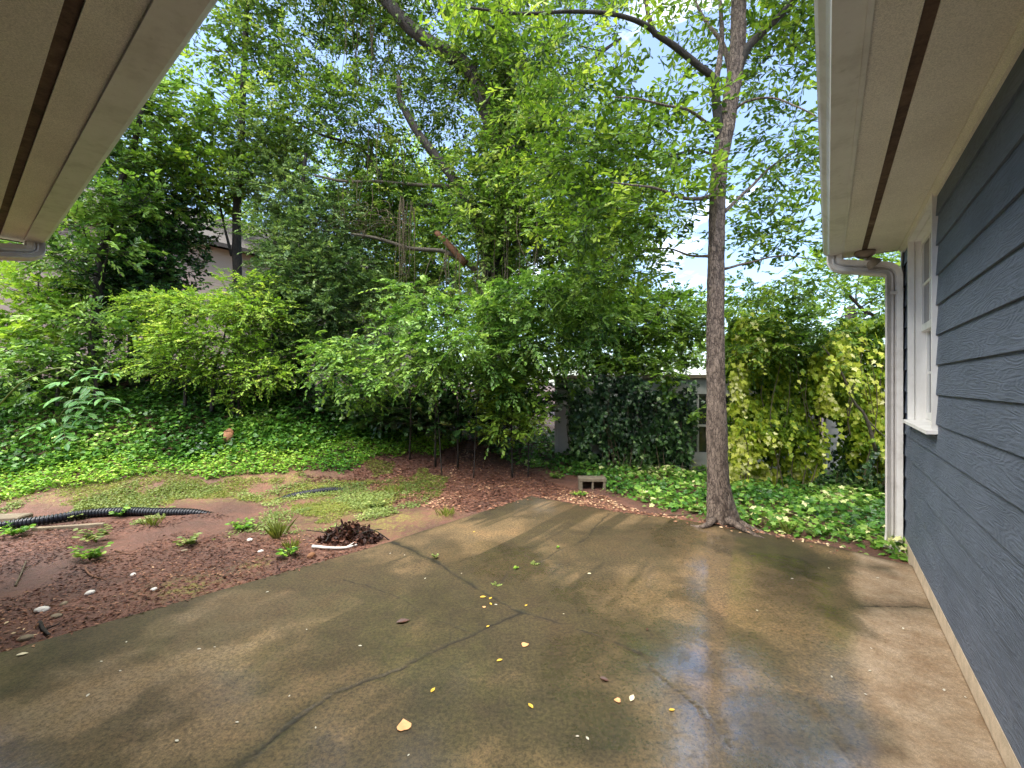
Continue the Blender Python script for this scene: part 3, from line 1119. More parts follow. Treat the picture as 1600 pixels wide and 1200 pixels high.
# ------------------------------------------------------------------ neighbour's house behind the left trees
ND = -18.0
nb = thing('neighbour_house', 'beige clapboard two storey house half hidden behind the left trees', 'house', fr(ND, 5) + np.array([0, 0, .9]), ROT)
no = (-ND, -5, 0)
bm_ = MB().prism([(-.008, 0), (-.02, 0), (-.02, .205), (-.015, .205)], 1, -5, 16)
bme = mesh('siding_board', np.concatenate(bm_.v), [np.concatenate(bm_.q), np.concatenate(bm_.t)], 'beige_siding')
for kk in range(29):
    link('siding_board', bme, nb, (no[0] + ND + .02, no[1], -.2 + kk * .2))
MB().box((ND - 8, -5, -1.5), (ND - .004, 16, 5.62)).build('wall', 'beige_siding', nb, loc=no)
MB().prism([(ND + .5, 5.55), (ND - 4, 8.0), (ND - 8.5, 5.55), (ND - 8.5, 5.7), (ND - 4, 8.2), (ND + .5, 5.7)], 1, -5.4, 16.4).build('roof', 'shingle', nb, loc=no)

# ------------------------------------------------------------------ pale shed behind the ivy, right of centre
A = px(872, 0, 8.0)[:2]
B = px(1272, 0, 6.9)[:2]
sdir = (B - A) / np.linalg.norm(B - A)
slen = float(np.linalg.norm(B - A))
srot = math.atan2(sdir[1], sdir[0])
shed = thing('garden_shed', 'low pale grey clapboard shed with dark barred window, overgrown with ivy', 'shed', (A[0], A[1], -.1), srot)
STOP = 1.62
wx0 = float(np.linalg.norm(px(1050, 0, 7.5)[:2] - A))
wx1 = wx0 + .95
nbd = 13
bh = .128
bmc = {}
def sboard(a, b, z, y=0.0):
    k_ = (round(a, 2), round(b, 2))
    if k_ not in bmc:
        mm = MB().prism([(-.018, 0), (0, 0), (0, bh + .012), (-.008, bh + .012)], 0, a, b)
        bmc[k_] = mesh('siding_board', np.concatenate(mm.v), [np.concatenate(mm.q), np.concatenate(mm.t)], 'pale_siding')
    return link('siding_board', bmc[k_], shed, (0, y, z))
for kk in range(nbd):
    z = .02 + kk * bh
    if 3 <= kk <= 10:
        sboard(0.0, wx0, z)
        sboard(wx1, slen, z)
    else:
        sboard(0.0, slen, z)
    sboard(slen + .22, slen + 1.9, z)
MB().box((.004, .002, 0), (wx0, .08, 1.7)).box((wx1, .002, 0), (slen, .08, 1.7)).box((wx0, .002, 0), (wx1, .08, .40)).box((wx0, .002, 1.42), (wx1, .08, 1.7)).box((slen + .22, .002, 0), (slen + 1.9, .08, 1.7)).box((slen, .3, 0), (slen + .22, .36, 1.7)).build('wall', 'shed_dark', shed)
for xx in (slen + .16, ):
    MB().box((xx, -.03, 0), (xx + .07, .06, 1.7)).build('corner_post', 'pale_siding', shed)
MB().box((-.06, -.045, 0), (.002, .06, 1.7)).build('corner_post', 'pale_siding', shed)
MB().box((-.15, -.10, 1.70), (slen + 2.0, 1.8, 1.76)).build('roof', 'cinder', shed)
sw = MB().box((wx0, .05, .40), (wx1, .056, 1.42)).build('window', 'window_glass', shed)
m = MB()
xm = wx0 + .42
m.box((xm - .016, -.01, .40), (xm + .016, .049, 1.42)).box((wx0, -.008, .86), (xm - .016, .048, .892)).box((xm + .016, -.008, .86), (wx1, .048, .892))
m.build('window_bar', 'pale_siding', sw)

# ------------------------------------------------------------------ trees and shrubs
def limb(root, pts, r0, r1, mat, name='limb', n=26, sides=9, noise=.12, seed=1):
    P = smooth_path(pts, n)
    P = P + .012 * (np.stack([fbm(P * 2.3, seed + q, 2) for q in range(3)], 1) - .5) * 2
    R = np.linspace(0, 1, n)
    R = r0 + (r1 - r0) * R ** .8
    mb = MB().tube(P, R, sides, True, noise, seed)
    return mb.build(name, mat, root, smooth=True, loc=tuple(-np.array(root.location)))


def auto_limbs(root, trunk_pts, clumps, r, mat):
    tp = np.array(trunk_pts)
    for i, c in enumerate(clumps):
        lower = tp[tp[:, 2] < c[2] - .15]
        cand = lower if len(lower) else tp[:1]
        a = cand[np.argmin(np.linalg.norm(cand - c, axis=1))]
        mid = a * .5 + c * .5 + np.array([rng.normal(0, .08), rng.normal(0, .08), -.12 * np.linalg.norm(c - a)])
        limb(root, [a, mid, c], r * rng.uniform(.7, 1), r * .22, mat, n=12, sides=6, seed=i + 3)


def PXC(x, y, Y, rx, ry, rd):
    """a clump given by its place, apparent size (photo px) and depth radius (m)"""
    return px(x, y, Y), (rx / F * Y, rd, ry / F * Y)


def plant(name, label, cat, base, trunks, clumps, tmpl, mat, L, W, Lt, K, bark, twig_r=.003, group=None, limbs=True, limb_r=.02, foliage='crown', conn=.25, **kw):
    """trunks: list of (points, r0, r1). clumps: (x, y, Y, rx, ry, rd, cover[, dict])"""
    root = thing(name, label, cat, base, 0, group)
    tps = []
    for i, (pts, r0, r1) in enumerate(trunks):
        limb(root, pts, r0, r1, bark, 'trunk' if i == 0 else 'stem', 40 if r0 > .06 else 22, 12 if r0 > .06 else 7, .14, 11 + i)
        tps.append(smooth_path(pts, 30))
    fo, tw = Foliage(tmpl), []
    cs = []
    for cl in clumps:
        c, r = PXC(*cl[:6])
        k_ = dict(kw)
        if len(cl) > 7:
            k_.update(cl[7])
        n0 = len(tw)
        clump(fo, tw, c, r, L, W, cl[6], Lt, K, **k_)
        cs.append(c)
        if len(tw) > n0 and conn > 0:
            Bp = tw[-1][0]
            sel = rng.random(len(Bp)) < conn
            Bs = Bp[sel]
            tw.append((c + (Bs - c) * rng.uniform(.15, .6, (len(Bs), 1)) - np.array([0, 0, .06]), Bs))
    if limbs and tps:
        auto_limbs(root, np.concatenate(tps), cs, limb_r, bark)
    if tw:
        twig_mesh(tw, twig_r, 'twigs', bark, root)
    fo.build(foliage, mat, root)
    return root


def base_at(x, y):
    return ghit(x, y)


# ---- the oak beside the slab
ob = ghit(1130, 822)
OY = ob[1]
oak = thing('oak_tree', 'tall straight grey barked oak growing at the far edge of the patio', 'tree', ob)
def oak_trunk():
    pts = [(1127, 840), (1126, 822), (1124, 780), (1121, 720), (1119, 640), (1118, 560), (1118, 480), (1119, 400), (1121, 320), (1124, 260), (1134, 200), (1146, 130), (1153, 70), (1155, 0), (1160, -80), (1166, -200), (1170, -330)]
    w = [46, 41, 35.5, 31, 28, 27, 25.5, 24.5, 23.5, 24, 25, 23, 22, 21, 19, 16, 11]
    P = np.array([px(a, b, OY) for a, b in pts])
    S = np.linspace(0, len(P) - 1, 420)
    P = smooth_path(P, 420)
    R = np.interp(S, np.arange(len(w)), np.array(w) / 2 / F * OY)
    n, sd = len(P), 72
    T = nrm(np.gradient(P, axis=0))
    th = np.linspace(0, 2 * np.pi, sd, endpoint=False)
    Ax = nrm(np.cross(T, [0, 1.0, 0]))
    Bx = np.cross(Ax, T)
    th2 = th[None] * np.ones((n, 1))
    zc = P[:, 2][:, None] * np.ones((1, sd))
    cyl = np.stack([np.cos(th2) * 2.6, np.sin(th2) * 2.6, zc * 3.0], -1)
    ridg = np.abs(fbm(cyl * np.array([2.6, 2.6, 1.0]), 5, 3) - .5) * 2
    plate = fbm(cyl * np.array([1.2, 1.2, 3.2]), 15, 3)
    rr = R[:, None] * (1 + .16 * (fbm(cyl * .35, 25, 3) - .5)) + .016 * (ridg - .35) + .018 * (plate - .5)
    # root flare, strongest to the right
    fl = sstep(.55, -.05, P[:, 2])[:, None]
    rr = rr * (1 + fl ** 2 * (.02 + .42 * np.maximum(0, np.cos(th2 - 3.45)) ** 4 + .08 * np.maximum(0, np.cos(th2 * 3 + 1)) ** 2))
    V = P[:, None] + Ax[:, None] * (np.cos(th2) * rr)[..., None] + Bx[:, None] * (np.sin(th2) * rr)[..., None]
    i, j = np.meshgrid(np.arange(n - 1), np.arange(sd), indexing='ij')
    Qq = np.stack([i * sd + j, i * sd + (j + 1) % sd, (i + 1) * sd + (j + 1) % sd, (i + 1) * sd + j], -1).reshape(-1, 4)
    link('trunk', mesh('trunk', V.reshape(-1, 3) - ob, Qq, 'oak_bark', smooth=True), oak)
oak_trunk()
root_pts = [[(1140, 806), (1160, 818), (1185, 826), (1215, 833)], [(1122, 812), (1100, 822), (1080, 818)], [(1138, 818), (1165, 829), (1195, 838)]]
for i, rp in enumerate(root_pts):
    P = []
    for k_, (a, b) in enumerate(rp):
        g = gz0(a, b + 3)
        P.append((g[0], g[1], [.05, .018, -.004, -.04][min(k_, 3)]))
    limb(oak, P, .045, .012, 'oak_bark', 'root', 14, 8, .25, 50 + i)
def OP(*pts, dy=0.0):
    return [px(a, b, OY + (dy * k_ / max(1, len(pts) - 1))) for k_, (a, b) in enumerate(pts)]
oak_limbs = [
    (OP((1126, 225), (1120, 170), (1116, 125), (1095, 105), (1062, 78), (1030, 55), (1004, 36), (960, 22), (900, 18), (820, 22), (735, 12), dy=-.3), .052, .012),
    (OP((1117, 130), (1126, 85), (1128, 40), (1122, -20), (1118, -80), dy=.2), .035, .015),
    (OP((1150, 118), (1166, 78), (1195, 48), (1225, 18), (1262, -25), (1320, -90), dy=-.25), .055, .02),
    (OP((1024, 56), (1012, 20), (1005, -30), (990, -90), dy=-.2), .03, .012),
    (OP((1116, 205), (1100, 188), (1072, 170), (1040, 165), (1000, 155), (960, 152), dy=-.7), .022, .006),
    (OP((1112, 306), (1090, 310), (1062, 308), (1030, 296), (1000, 290), (955, 285), dy=-.9), .026, .006),
    (OP((1140, 180), (1165, 160), (1205, 153), (1240, 165), (1275, 182), dy=-.5), .016, .006),
    (OP((1134, 330), (1165, 300), (1200, 265), (1240, 240), (1280, 230), dy=.9), .022, .006),
    (OP((1112, 400), (1080, 400), (1040, 388), (985, 395), dy=.8), .018, .005),
    (OP((1134, 420), (1170, 410), (1220, 400), (1275, 405), dy=.5), .016, .005),
    (OP((1145, 130), (1130, 70), (1100, 30), (1070, -30), dy=.6), .035, .012),
    (OP((1130, 250), (1085, 235), (1030, 250), (975, 270), dy=1.0), .018, .005),
]
for i, (pts, r0, r1) in enumerate(oak_limbs):
    limb(oak, pts, r0, r1, 'dark_bark' if i in (0, 2) else 'oak_bark', 'limb', 34, 9, .16, 70 + i)
fo, tw = Foliage(OBOV), []
oak_cl = [  # x, y, Y, rx, ry, rd, cover
    (1000, 55, OY - .2, 110, 45, .8, .5), (860, 60, OY - .3, 130, 60, .8, 1.0), (900, 150, OY + .3, 90, 60, .8, .9), (1060, 30, OY + .2, 90, 60, .7, .5),
    (1040, 200, OY + .2, 85, 50, .7, .75), (980, 250, OY + .3, 110, 55, .8, 1.2), (900, 250, OY + .5, 110, 70, .8, 1.4), (1080, 270, OY - .3, 55, 32, .5, 1.0), (1020, 320, OY, 95, 40, .7, 1.3), (930, 350, OY + .5, 110, 50, .7, 1.3),
    (1040, 400, OY + .6, 65, 36, .7, .4), (960, 420, OY + .8, 80, 45, .7, 1.3), (1210, 100, OY + .4, 75, 80, .7, 2.0), (1230, 30, OY + .2, 65, 50, .6, 1.8), (1235, 200, OY + .5, 65, 65, .7, 2.0),
    (1230, 290, OY + .5, 70, 50, .7, .9), (1240, 370, OY + .4, 70, 45, .7, 2.0), (1185, 350, OY + .8, 55, 45, .6, .6), (1200, 440, OY + 1.0, 80, 40, .7, 1.2), (1290, 440, OY + 1.2, 60, 40, .7, 1.0),
    (1150, 20, OY + .5, 60, 40, .6, .6), (1060, 120, OY + .6, 60, 40, .6, .4),
    (1000, -110, OY, 260, 110, 1.5, .7), (1250, -120, OY, 180, 120, 1.3, .8), (1120, -320, OY, 330, 140, 1.8, .35), (760, -60, OY - .2, 160, 60, .8, 1.0),
]
for cl in oak_cl:
    c, r = PXC(*cl[:6])
    clump(fo, tw, c, r, .088, .0185, cl[6] * 1.15, .22, 8, droop=.22, thin=.06, jit=.5)
    Bp = tw[-1][0] if tw else np.zeros((0, 3))
    sel = Bp[rng.random(len(Bp)) < .2]
    tw.append((c + (sel - c) * rng.uniform(.2, .6, (len(sel), 1)), sel))
twig_mesh(tw, .0035, 'twigs', 'dark_bark', oak)
fo.build('crown', 'oak_leaf', oak)

# ---- the big vine-hung tree in the middle
VY = 7.6
vb = ghit(770, 668)
VY = float(vb[1])
vt = thing('vine_tree', 'huge mossy tree draped with hanging vines and a broken stub in the centre', 'tree', vb)
def VP(*pts, dy=0.0, y0=0.0):
    return [px(a, b, VY + y0 + dy * k_ / max(1, len(pts) - 1)) for k_, (a, b) in enumerate(pts)]
limb(vt, VP((768, 680), (768, 620), (770, 540), (772, 470), (774, 420), (782, 360), (790, 300), (786, 240), (782, 180), (790, 110), (788, 40), (780, -60), (775, -200)), .34, .12, 'dark_bark', 'trunk', 60, 16, .2, 5)
vlimbs = [
    (VP((772, 430), (762, 390), (740, 330), (716, 290), (690, 255), (655, 210), (628, 160), (622, 120), y0=-.35), .16, .05),
    (VP((786, 250), (760, 170), (735, 110), (700, 85), (655, 55), (620, 20), (590, -20), (560, -80), y0=-.3), .18, .10),
    (VP((716, 292), (680, 290), (640, 288), (590, 284), (540, 283), (492, 274), dy=-.3), .05, .02),
    (VP((745, 425), (722, 405), (690, 392), (640, 388), (590, 372), (548, 366), dy=-.5), .06, .025),
    (VP((760, 355), (720, 330), (670, 322), (600, 330), (520, 325), dy=.3), .06, .02),
    (VP((600, 280), (560, 230), (500, 210), (445, 182), dy=.2), .045, .015),
    (VP((785, 420), (815, 370), (840, 350), (880, 320), (940, 300), dy=.4), .10, .03),
    (VP((788, 200), (830, 150), (900, 110), (970, 60), dy=.6), .08, .03),
    (VP((784, 130), (770, 60), (740, -20), (700, -100), dy=.4), .08, .04),
    (VP((780, 480), (840, 440), (910, 425), (960, 400), dy=-.2), .07, .02),
]
for i, (pts, r0, r1) in enumerate(vlimbs):
    limb(vt, pts, r0, r1, 'pale_bark' if i in (2, 3) else 'dark_bark', 'limb', 30, 9, .2, 90 + i)
stub = limb(vt, VP((728, 412), (706, 388), (682, 362), y0=-.25), .075, .06, 'broken_wood', 'broken_stub', 10, 7, .25, 120)
stub['label'] = 'broken brown limb stub pointing up to the left'
fo, tw = Foliage(OBOV), []
vcl = [(450, 60, VY + .3, 80, 65, 1.0, .85), (520, 110, VY + .2, 90, 80, 1.0, 1.1), (470, 170, VY, 80, 55, .9, 1.1), (560, 190, VY, 85, 60, .9, 1.3), (620, 70, VY + .5, 90, 60, 1.0, 1.1), (690, 40, VY + .5, 80, 50, .8, 1.2), (700, 150, VY + .6, 80, 60, .8, 1.3),
       (760, 90, VY - .6, 80, 70, .9, 1.7), (830, 120, VY - .3, 90, 80, 1.0, 1.8), (790, 200, VY - .8, 90, 60, .9, 2.0), (860, 220, VY - .5, 90, 70, 1.0, 1.8), (760, 270, VY - .6, 60, 50, .8, 1.6), (660, 260, VY + .7, 70, 50, .7, 1.3), (590, 270, VY + .2, 80, 55, .8, 1.3),
       (820, 300, VY - .8, 90, 60, .9, 1.9), (900, 320, VY - .3, 90, 60, .9, 1.8), (760, 340, VY - .8, 80, 45, .8, 1.7), (840, 380, VY - .6, 90, 50, .9, 1.8), (650, 340, VY + .5, 90, 55, .9, 1.6), (560, 330, VY + .6, 80, 55, .9, 1.5),
       (610, 410, VY + .9, 100, 50, .9, 1.9), (700, 440, VY + .9, 80, 40, .8, 1.3), (780, 420, VY - .5, 60, 40, .5, 1.0), (900, 420, VY - .2, 90, 50, .8, 1.8), (960, 220, VY + .6, 80, 70, 1, .55), (900, 60, VY + .6, 70, 60, 1, .5),
       (560, 30, VY + .5, 70, 50, .9, 1.0), (640, -120, VY, 260, 110, 1.8, 1.3), (860, -130, VY, 240, 120, 1.8, 1.3), (480, -80, VY, 160, 90, 1.4, 1.2), (740, -330, VY, 380, 150, 2.2, .4), (1000, 300, VY + 1.2, 80, 80, .9, .7), (970, 400, VY + 1.0, 60, 45, .9, .8)]
for cl in vcl:
    c, r = PXC(*cl[:6])
    clump(fo, tw, c, r, .105, .022, cl[6] * 1.22, .30, 9, droop=.35, thin=.05, tone=-.02)
    Bp = tw[-1][0]
    sel = Bp[rng.random(len(Bp)) < .12]
    tw.append((c + (sel - c) * rng.uniform(.2, .6, (len(sel), 1)), sel))
twig_mesh(tw, .0045, 'twigs', 'dark_bark', vt)
fo.build('crown', 'vine_leaf', vt)
# leafy vine sleeves on trunk and limbs
fo = Foliage(IVY)
for pts, rr, cnt in ((VP((770, 650), (770, 540), (773, 440), (788, 300), (784, 180), (790, 60)), .42, 5200), (vlimbs[0][0], .2, 260), (vlimbs[1][0], .2, 260), (vlimbs[6][0], .3, 900), (vlimbs[4][0], .2, 700)):
    P = smooth_path(pts, 200)[rng.integers(0, 200, cnt)]
    o = nrm(rng.normal(size=(cnt, 3)))
    P = P + o * rr * rng.uniform(.7, 1.15, (cnt, 1))
    Dn = np.array([0, 0, -1.0]) + rng.normal(0, .45, (cnt, 3))
    fo.add(P, Dn, o + rng.normal(0, .35, (cnt, 3)) + np.array([0, 0, .3]), .075 * rng.uniform(.6, 1.2, cnt), .036, np.clip(rng.normal(.55, .25, cnt), 0, 1))
fo.build('climbing_leaves', 'vine_leaf', vt)
# hanging bare vines: each curtain is one part
def curtain(c, n, spread, length, name='hanging_vine'):
    mb = MB()
    for q in range(n):
        a = np.array(c) + rng.normal(0, 1, 3) * np.array([spread, spread * .6, .1])
        ln = length * rng.uniform(.55, 1.05)
        s = np.linspace(0, 1, 9)
        sw_ = rng.normal(0, .05, 2)
        P = np.stack([a[0] + sw_[0] * np.sin(s * rng.uniform(2, 6)) + rng.normal(0, .03) * s, a[1] + sw_[1] * np.sin(s * 3), a[2] - ln * s], 1)
        mb.tube(P, np.linspace(.008, .004, 9), 4, False)
    return mb.build(name, 'vine_stem', vt, loc=tuple(-vb))
curtain(px(632, 312, VY - .5), 16, .09, 1.7)
curtain(px(620, 200, VY - .2), 8, .35, 1.5)
curtain(px(560, 285, VY - .3), 9, .30, .9)
curtain(px(800, 330, VY - 1.0), 12, .35, 1.9)
curtain(px(830, 350, VY - .6), 14, .22, 1.3)
curtain(px(555, 30, VY), 12, .30, 1.6)
curtain(px(760, 400, VY - .9), 12, .25, 1.4)
curtain(px(700, 390, VY - .5), 8, .25, 1.0)
mb = MB()
for q in range(34):      # tangle of looping bare stems on the dead branch
    c = px(rng.uniform(500, 620), rng.uniform(315, 375), VY - .45)
    th = np.linspace(0, rng.uniform(2, 5), 14) + rng.uniform(0, 6)
    ra, rb = rng.uniform(.12, .42), rng.uniform(.08, .28)
    P = np.stack([c[0] + ra * np.cos(th), c[1] + rng.normal(0, .1) + .1 * np.sin(th * 1.7), c[2] + rb * np.sin(th)], 1)
    mb.tube(P, .005, 4, False)
mb.build('vine_tangle', 'vine_stem', vt, loc=tuple(-vb))

def gp(x, Y):
    """ground point below photo column x at depth Y"""
    X = (x - CX) / F * Y
    return np.array([X, Y, float(terrain(X, Y))])


# ---- slim straight tree on the left
SY = 9.0
b = gp(372, SY)
slim = plant('slim_tree', 'slim straight trunked young tree rising above the lime green shrub', 'tree', b,
      [([b, px(372, 560, SY), px(371, 440, SY), px(370, 330, SY), px(376, 230, SY), px(381, 120, SY), px(386, 0, SY), px(392, -120, SY)], .12, .04),
       ([px(362, 400, SY), px(350, 350, SY), px(340, 300, SY), px(330, 250, SY)], .03, .012), ([px(378, 290, SY), px(395, 240, SY), px(425, 195, SY), px(440, 170, SY)], .03, .01)],
      [(330, 130, SY, 55, 50, .9, .8), (400, 100, SY, 60, 55, .9, .9), (370, 200, SY - .2, 80, 45, .9, 1.7), (310, 220, SY - .3, 60, 40, .8, 1.6), (430, 240, SY, 60, 45, .8, 1.7), (350, 280, SY - .4, 70, 40, .8, 2.0), (290, 290, SY - .6, 65, 40, .8, 2.2), (400, 320, SY, 45, 30, .7, 1.0),
       (300, 60, SY, 50, 45, .9, .5), (380, 30, SY, 70, 45, .9, .7), (340, -90, SY, 140, 90, 1.4, 1.1), (270, 190, SY - .3, 55, 50, .8, 1.4)],
      OVAL, 'maple_leaf', .10, .024, .30, 8, 'dark_bark', .006, limb_r=.025, thin=.05)
# ---- broad tree behind the eave end
EY = 7.8
b = gp(150, EY)
plant('elm_tree', 'pale green leafy tree growing beside the end of the left eave', 'tree', b,
      [([b, px(150, 520, EY), px(160, 400, EY), px(185, 300, EY), px(215, 200, EY), px(240, 80, EY)], .11, .03)],
      [(190, 255, EY, 65, 40, .8, 2.0), (240, 245, EY + .2, 55, 40, .8, 1.8), (150, 300, EY - .4, 65, 40, .8, 2.2), (220, 310, EY - .2, 70, 40, .8, 2.0), (130, 350, EY - .5, 60, 40, .7, 2.2), (110, 405, EY - .6, 55, 35, .7, 2.0), (170, 390, EY - .7, 60, 26, .6, 1.3),
       (60, 380, EY - .2, 90, 30, .8, 1.2), (250, 180, EY + .6, 50, 50, .8, .8), (180, 150, EY, 130, 80, 1.0, 1.4)],
      OVAL, 'privet_leaf', .085, .022, .26, 9, 'dark_bark', .0055, limb_r=.022, thin=.05)
# ---- dark evergreen mass behind it
b = gp(235, 8.6)
plant('holly_tree', 'dark glossy evergreen standing left of the slim trunk', 'tree', b,
      [([b, px(236, 480, 8.6), px(240, 380, 8.6), px(246, 300, 8.6), px(250, 220, 8.6)], .12, .03), ([gp(205, 8.7), px(206, 420, 8.7), px(200, 320, 8.7)], .08, .03), ([gp(262, 8.7), px(264, 420, 8.7), px(272, 330, 8.7)], .07, .03)],
      [(190, 430, 8.5, 70, 45, .8, 3.0), (250, 420, 8.6, 60, 55, .8, 3.0), (220, 340, 8.6, 75, 45, .8, 2.6), (270, 350, 8.7, 50, 45, .8, 2.2), (160, 470, 8.4, 70, 35, .8, 3.0), (260, 470, 8.5, 70, 30, .8, 2.6), (230, 270, 8.7, 60, 40, .8, 1.6)],
      OVAL, 'holly_leaf', .085, .024, .22, 9, 'dark_bark', .0055, limb_r=.02, thin=.02, jit=.5)
# ---- blue green shrub tree between slim tree and vine tree
b = gp(470, 8.4)
plant('juniper_tree', 'fine leaved bluish green tree between slim trunk and vine hung tree', 'tree', b,
      [([b, px(468, 520, 8.4), px(474, 430, 8.4), px(470, 330, 8.4), px(478, 240, 8.4)], .10, .03), ([gp(430, 8.5), px(428, 470, 8.5), px(418, 380, 8.5)], .06, .02), ([gp(520, 8.5), px(522, 460, 8.5), px(530, 370, 8.5)], .06, .02)],
      [(450, 300, 8.4, 75, 50, .8, 2.2), (500, 350, 8.3, 70, 55, .8, 2.2), (430, 380, 8.3, 60, 50, .8, 2.2), (480, 430, 8.1, 80, 50, .8, 2.8), (540, 420, 8.4, 70, 50, .8, 2.4), (440, 470, 7.9, 70, 40, .7, 2.6), (520, 490, 8.0, 70, 45, .8, 3.0), (480, 560, 8.2, 80, 50, .8, 3.0),
       (570, 470, 8.4, 60, 60, .8, 2.4), (560, 540, 8.3, 70, 50, .8, 2.6), (420, 530, 8.4, 60, 40, .7, 1.6), (430, 240, 8.6, 60, 40, .8, 1.4)],
      LANCE, 'blue_leaf', .060, .015, .20, 11, 'dark_bark', .0035, limb_r=.018, thin=.03)
# ---- lime shrub
LYY = 7.3
b = gp(330, LYY)
plant('lime_shrub', 'lime green spreading shrub above the dark ivy bank', 'shrub', b,
      [([b, px(335, 580, LYY), px(350, 530, LYY), px(360, 470, LYY)], .035, .012), ([gp(365, LYY), px(366, 590, LYY), px(372, 520, LYY), px(395, 470, LYY)], .04, .012), ([gp(290, LYY), px(288, 580, LYY), px(275, 530, LYY), px(250, 500, LYY)], .03, .01), ([gp(372, LYY), px(376, 600, LYY), px(410, 560, LYY), px(430, 545, LYY)], .022, .008)],
      [(270, 480, LYY, 75, 22, .7, 2.2), (330, 485, LYY - .1, 70, 24, .7, 2.2), (225, 525, LYY - .2, 55, 20, .6, 2.0), (280, 530, LYY - .3, 70, 28, .6, 2.6), (345, 535, LYY - .2, 60, 28, .6, 2.2), (275, 570, LYY - .3, 60, 20, .5, 1.9), (400, 490, LYY, 65, 28, .7, 2.2), (330, 580, LYY - .2, 45, 20, .5, 1.6), (420, 585, LYY - .2, 50, 26, .6, 2.2), (440, 555, LYY, 45, 22, .6, 1.6), (220, 480, LYY + .3, 40, 14, .5, 1.2), (365, 620, LYY - .2, 16, 24, .2, 1.5), (400, 450, LYY + .3, 60, 20, .6, 1.6)],
      OVAL, 'lime_leaf', .042, .013, .22, 10, 'dark_bark', .003, limb_r=.012, droop=.3, thin=.04)
# ---- yellowish shrub at the left margin
b = gp(60, 7.4)
plant('golden_shrub', 'yellow green bushy shrub at the left margin below the eave downspout', 'shrub', b,
      [([b, px(58, 560, 7.4), px(62, 490, 7.4), px(60, 440, 7.4)], .04, .012), ([gp(20, 7.4), px(20, 560, 7.4), px(10, 500, 7.4)], .03, .01)],
      [(60, 450, 7.4, 50, 30, .6, 1.5), (85, 480, 7.3, 45, 25, .6, 1.8), (40, 500, 7.3, 60, 30, .6, 2.2), (15, 450, 7.4, 40, 30, .6, 1.4), (90, 520, 7.2, 50, 22, .6, 1.8), (20, 540, 7.0, 60, 30, .6, 2.2)],
      OVAL, 'lime_leaf', .070, .022, .24, 8, 'dark_bark', .003, limb_r=.014, thin=.03)
# ---- mid green shrub with layered sprays
b = gp(150, 7.0)
plant('laurel_shrub', 'glossy mid green layered shrub behind the drooping sapling', 'shrub', b,
      [([b, px(150, 580, 7.0), px(140, 520, 7.0), px(150, 490, 7.0)], .04, .012), ([gp(90, 6.9), px(95, 570, 6.9), px(105, 520, 6.9)], .03, .01)],
      [(140, 500, 6.9, 70, 24, .6, 2.0), (185, 520, 7.0, 50, 20, .5, 1.6), (90, 545, 6.7, 60, 24, .6, 2.0), (40, 580, 6.4, 55, 26, .6, 2.0), (130, 555, 6.8, 60, 26, .6, 1.8), (60, 610, 6.2, 45, 24, .4, 1.3), (180, 570, 7.1, 60, 26, .6, 1.8)],
      OVAL, 'privet_leaf', .075, .021, .26, 9, 'dark_bark', .003, limb_r=.014, droop=.35, thin=.03)
# ---- dark undergrowth under the shrubs
b = gp(230, 8.2)
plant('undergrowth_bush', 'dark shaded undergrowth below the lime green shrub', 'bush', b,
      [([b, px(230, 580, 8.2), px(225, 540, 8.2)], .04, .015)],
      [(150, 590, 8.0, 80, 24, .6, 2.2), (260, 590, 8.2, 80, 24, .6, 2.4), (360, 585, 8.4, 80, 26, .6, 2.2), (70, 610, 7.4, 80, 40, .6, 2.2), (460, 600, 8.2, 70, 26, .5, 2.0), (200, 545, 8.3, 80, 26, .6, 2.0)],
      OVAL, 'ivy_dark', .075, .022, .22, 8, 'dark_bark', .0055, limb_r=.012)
# ---- the arching shrub in the middle: long drooping sprays of paired leaves
CY_ = 6.7
b = gp(680, CY_ + .3)
plant('privet_shrub', 'large arching green shrub with drooping sprays hiding the big trunk base', 'shrub', b,
      [([b, px(682, 620, CY_), px(690, 560, CY_), px(700, 510, CY_), px(720, 470, CY_)], .018, .009), ([gp(640, CY_ + .4), px(640, 610, CY_), px(610, 560, CY_), px(570, 530, CY_ - .3)], .016, .008),
       ([gp(715, CY_ + .3), px(720, 600, CY_), px(760, 530, CY_), px(820, 480, CY_ - .3), px(880, 450, CY_ - .5)], .018, .008), ([gp(690, CY_), px(684, 640, CY_), px(676, 610, CY_), px(660, 570, CY_)], .010, .005), ([gp(740, CY_), px(745, 640, CY_ - .1), px(752, 600, CY_ - .2)], .010, .005)],
      [(690, 490, CY_, 75, 28, .7, 2.4), (620, 510, CY_ - .1, 70, 26, .7, 2.4), (560, 545, CY_ - .1, 60, 28, .6, 2.4), (650, 550, CY_ - .4, 75, 28, .6, 2.6), (720, 540, CY_ - .5, 70, 30, .6, 2.6), (590, 590, CY_ - .3, 60, 22, .5, 2.2), (560, 620, CY_ - .4, 40, 14, .4, 1.5), (770, 490, CY_ - .2, 70, 32, .7, 2.4), (690, 580, CY_ - .5, 55, 20, .4, 1.9),
       (830, 470, CY_ - .3, 75, 34, .7, 2.4), (900, 460, CY_ - .4, 70, 38, .7, 2.6), (800, 540, CY_ - .3, 60, 36, .6, 2.2), (870, 530, CY_ - .3, 65, 34, .6, 2.4), (940, 500, CY_ - .3, 55, 34, .6, 2.2), (520, 580, CY_, 45, 24, .5, 2.2), (640, 460, CY_ + .3, 70, 26, .6, 1.8), (780, 590, CY_ - .2, 40, 30, .5, 1.8), (500, 540, CY_ + .2, 50, 26, .5, 2.0)],
      OVAL, 'privet_leaf', .066, .0185, .34, 14, 'dark_bark', .003, limb_r=.012, droop=.42, thin=.03, up=.05, ang=62, jit=.28)
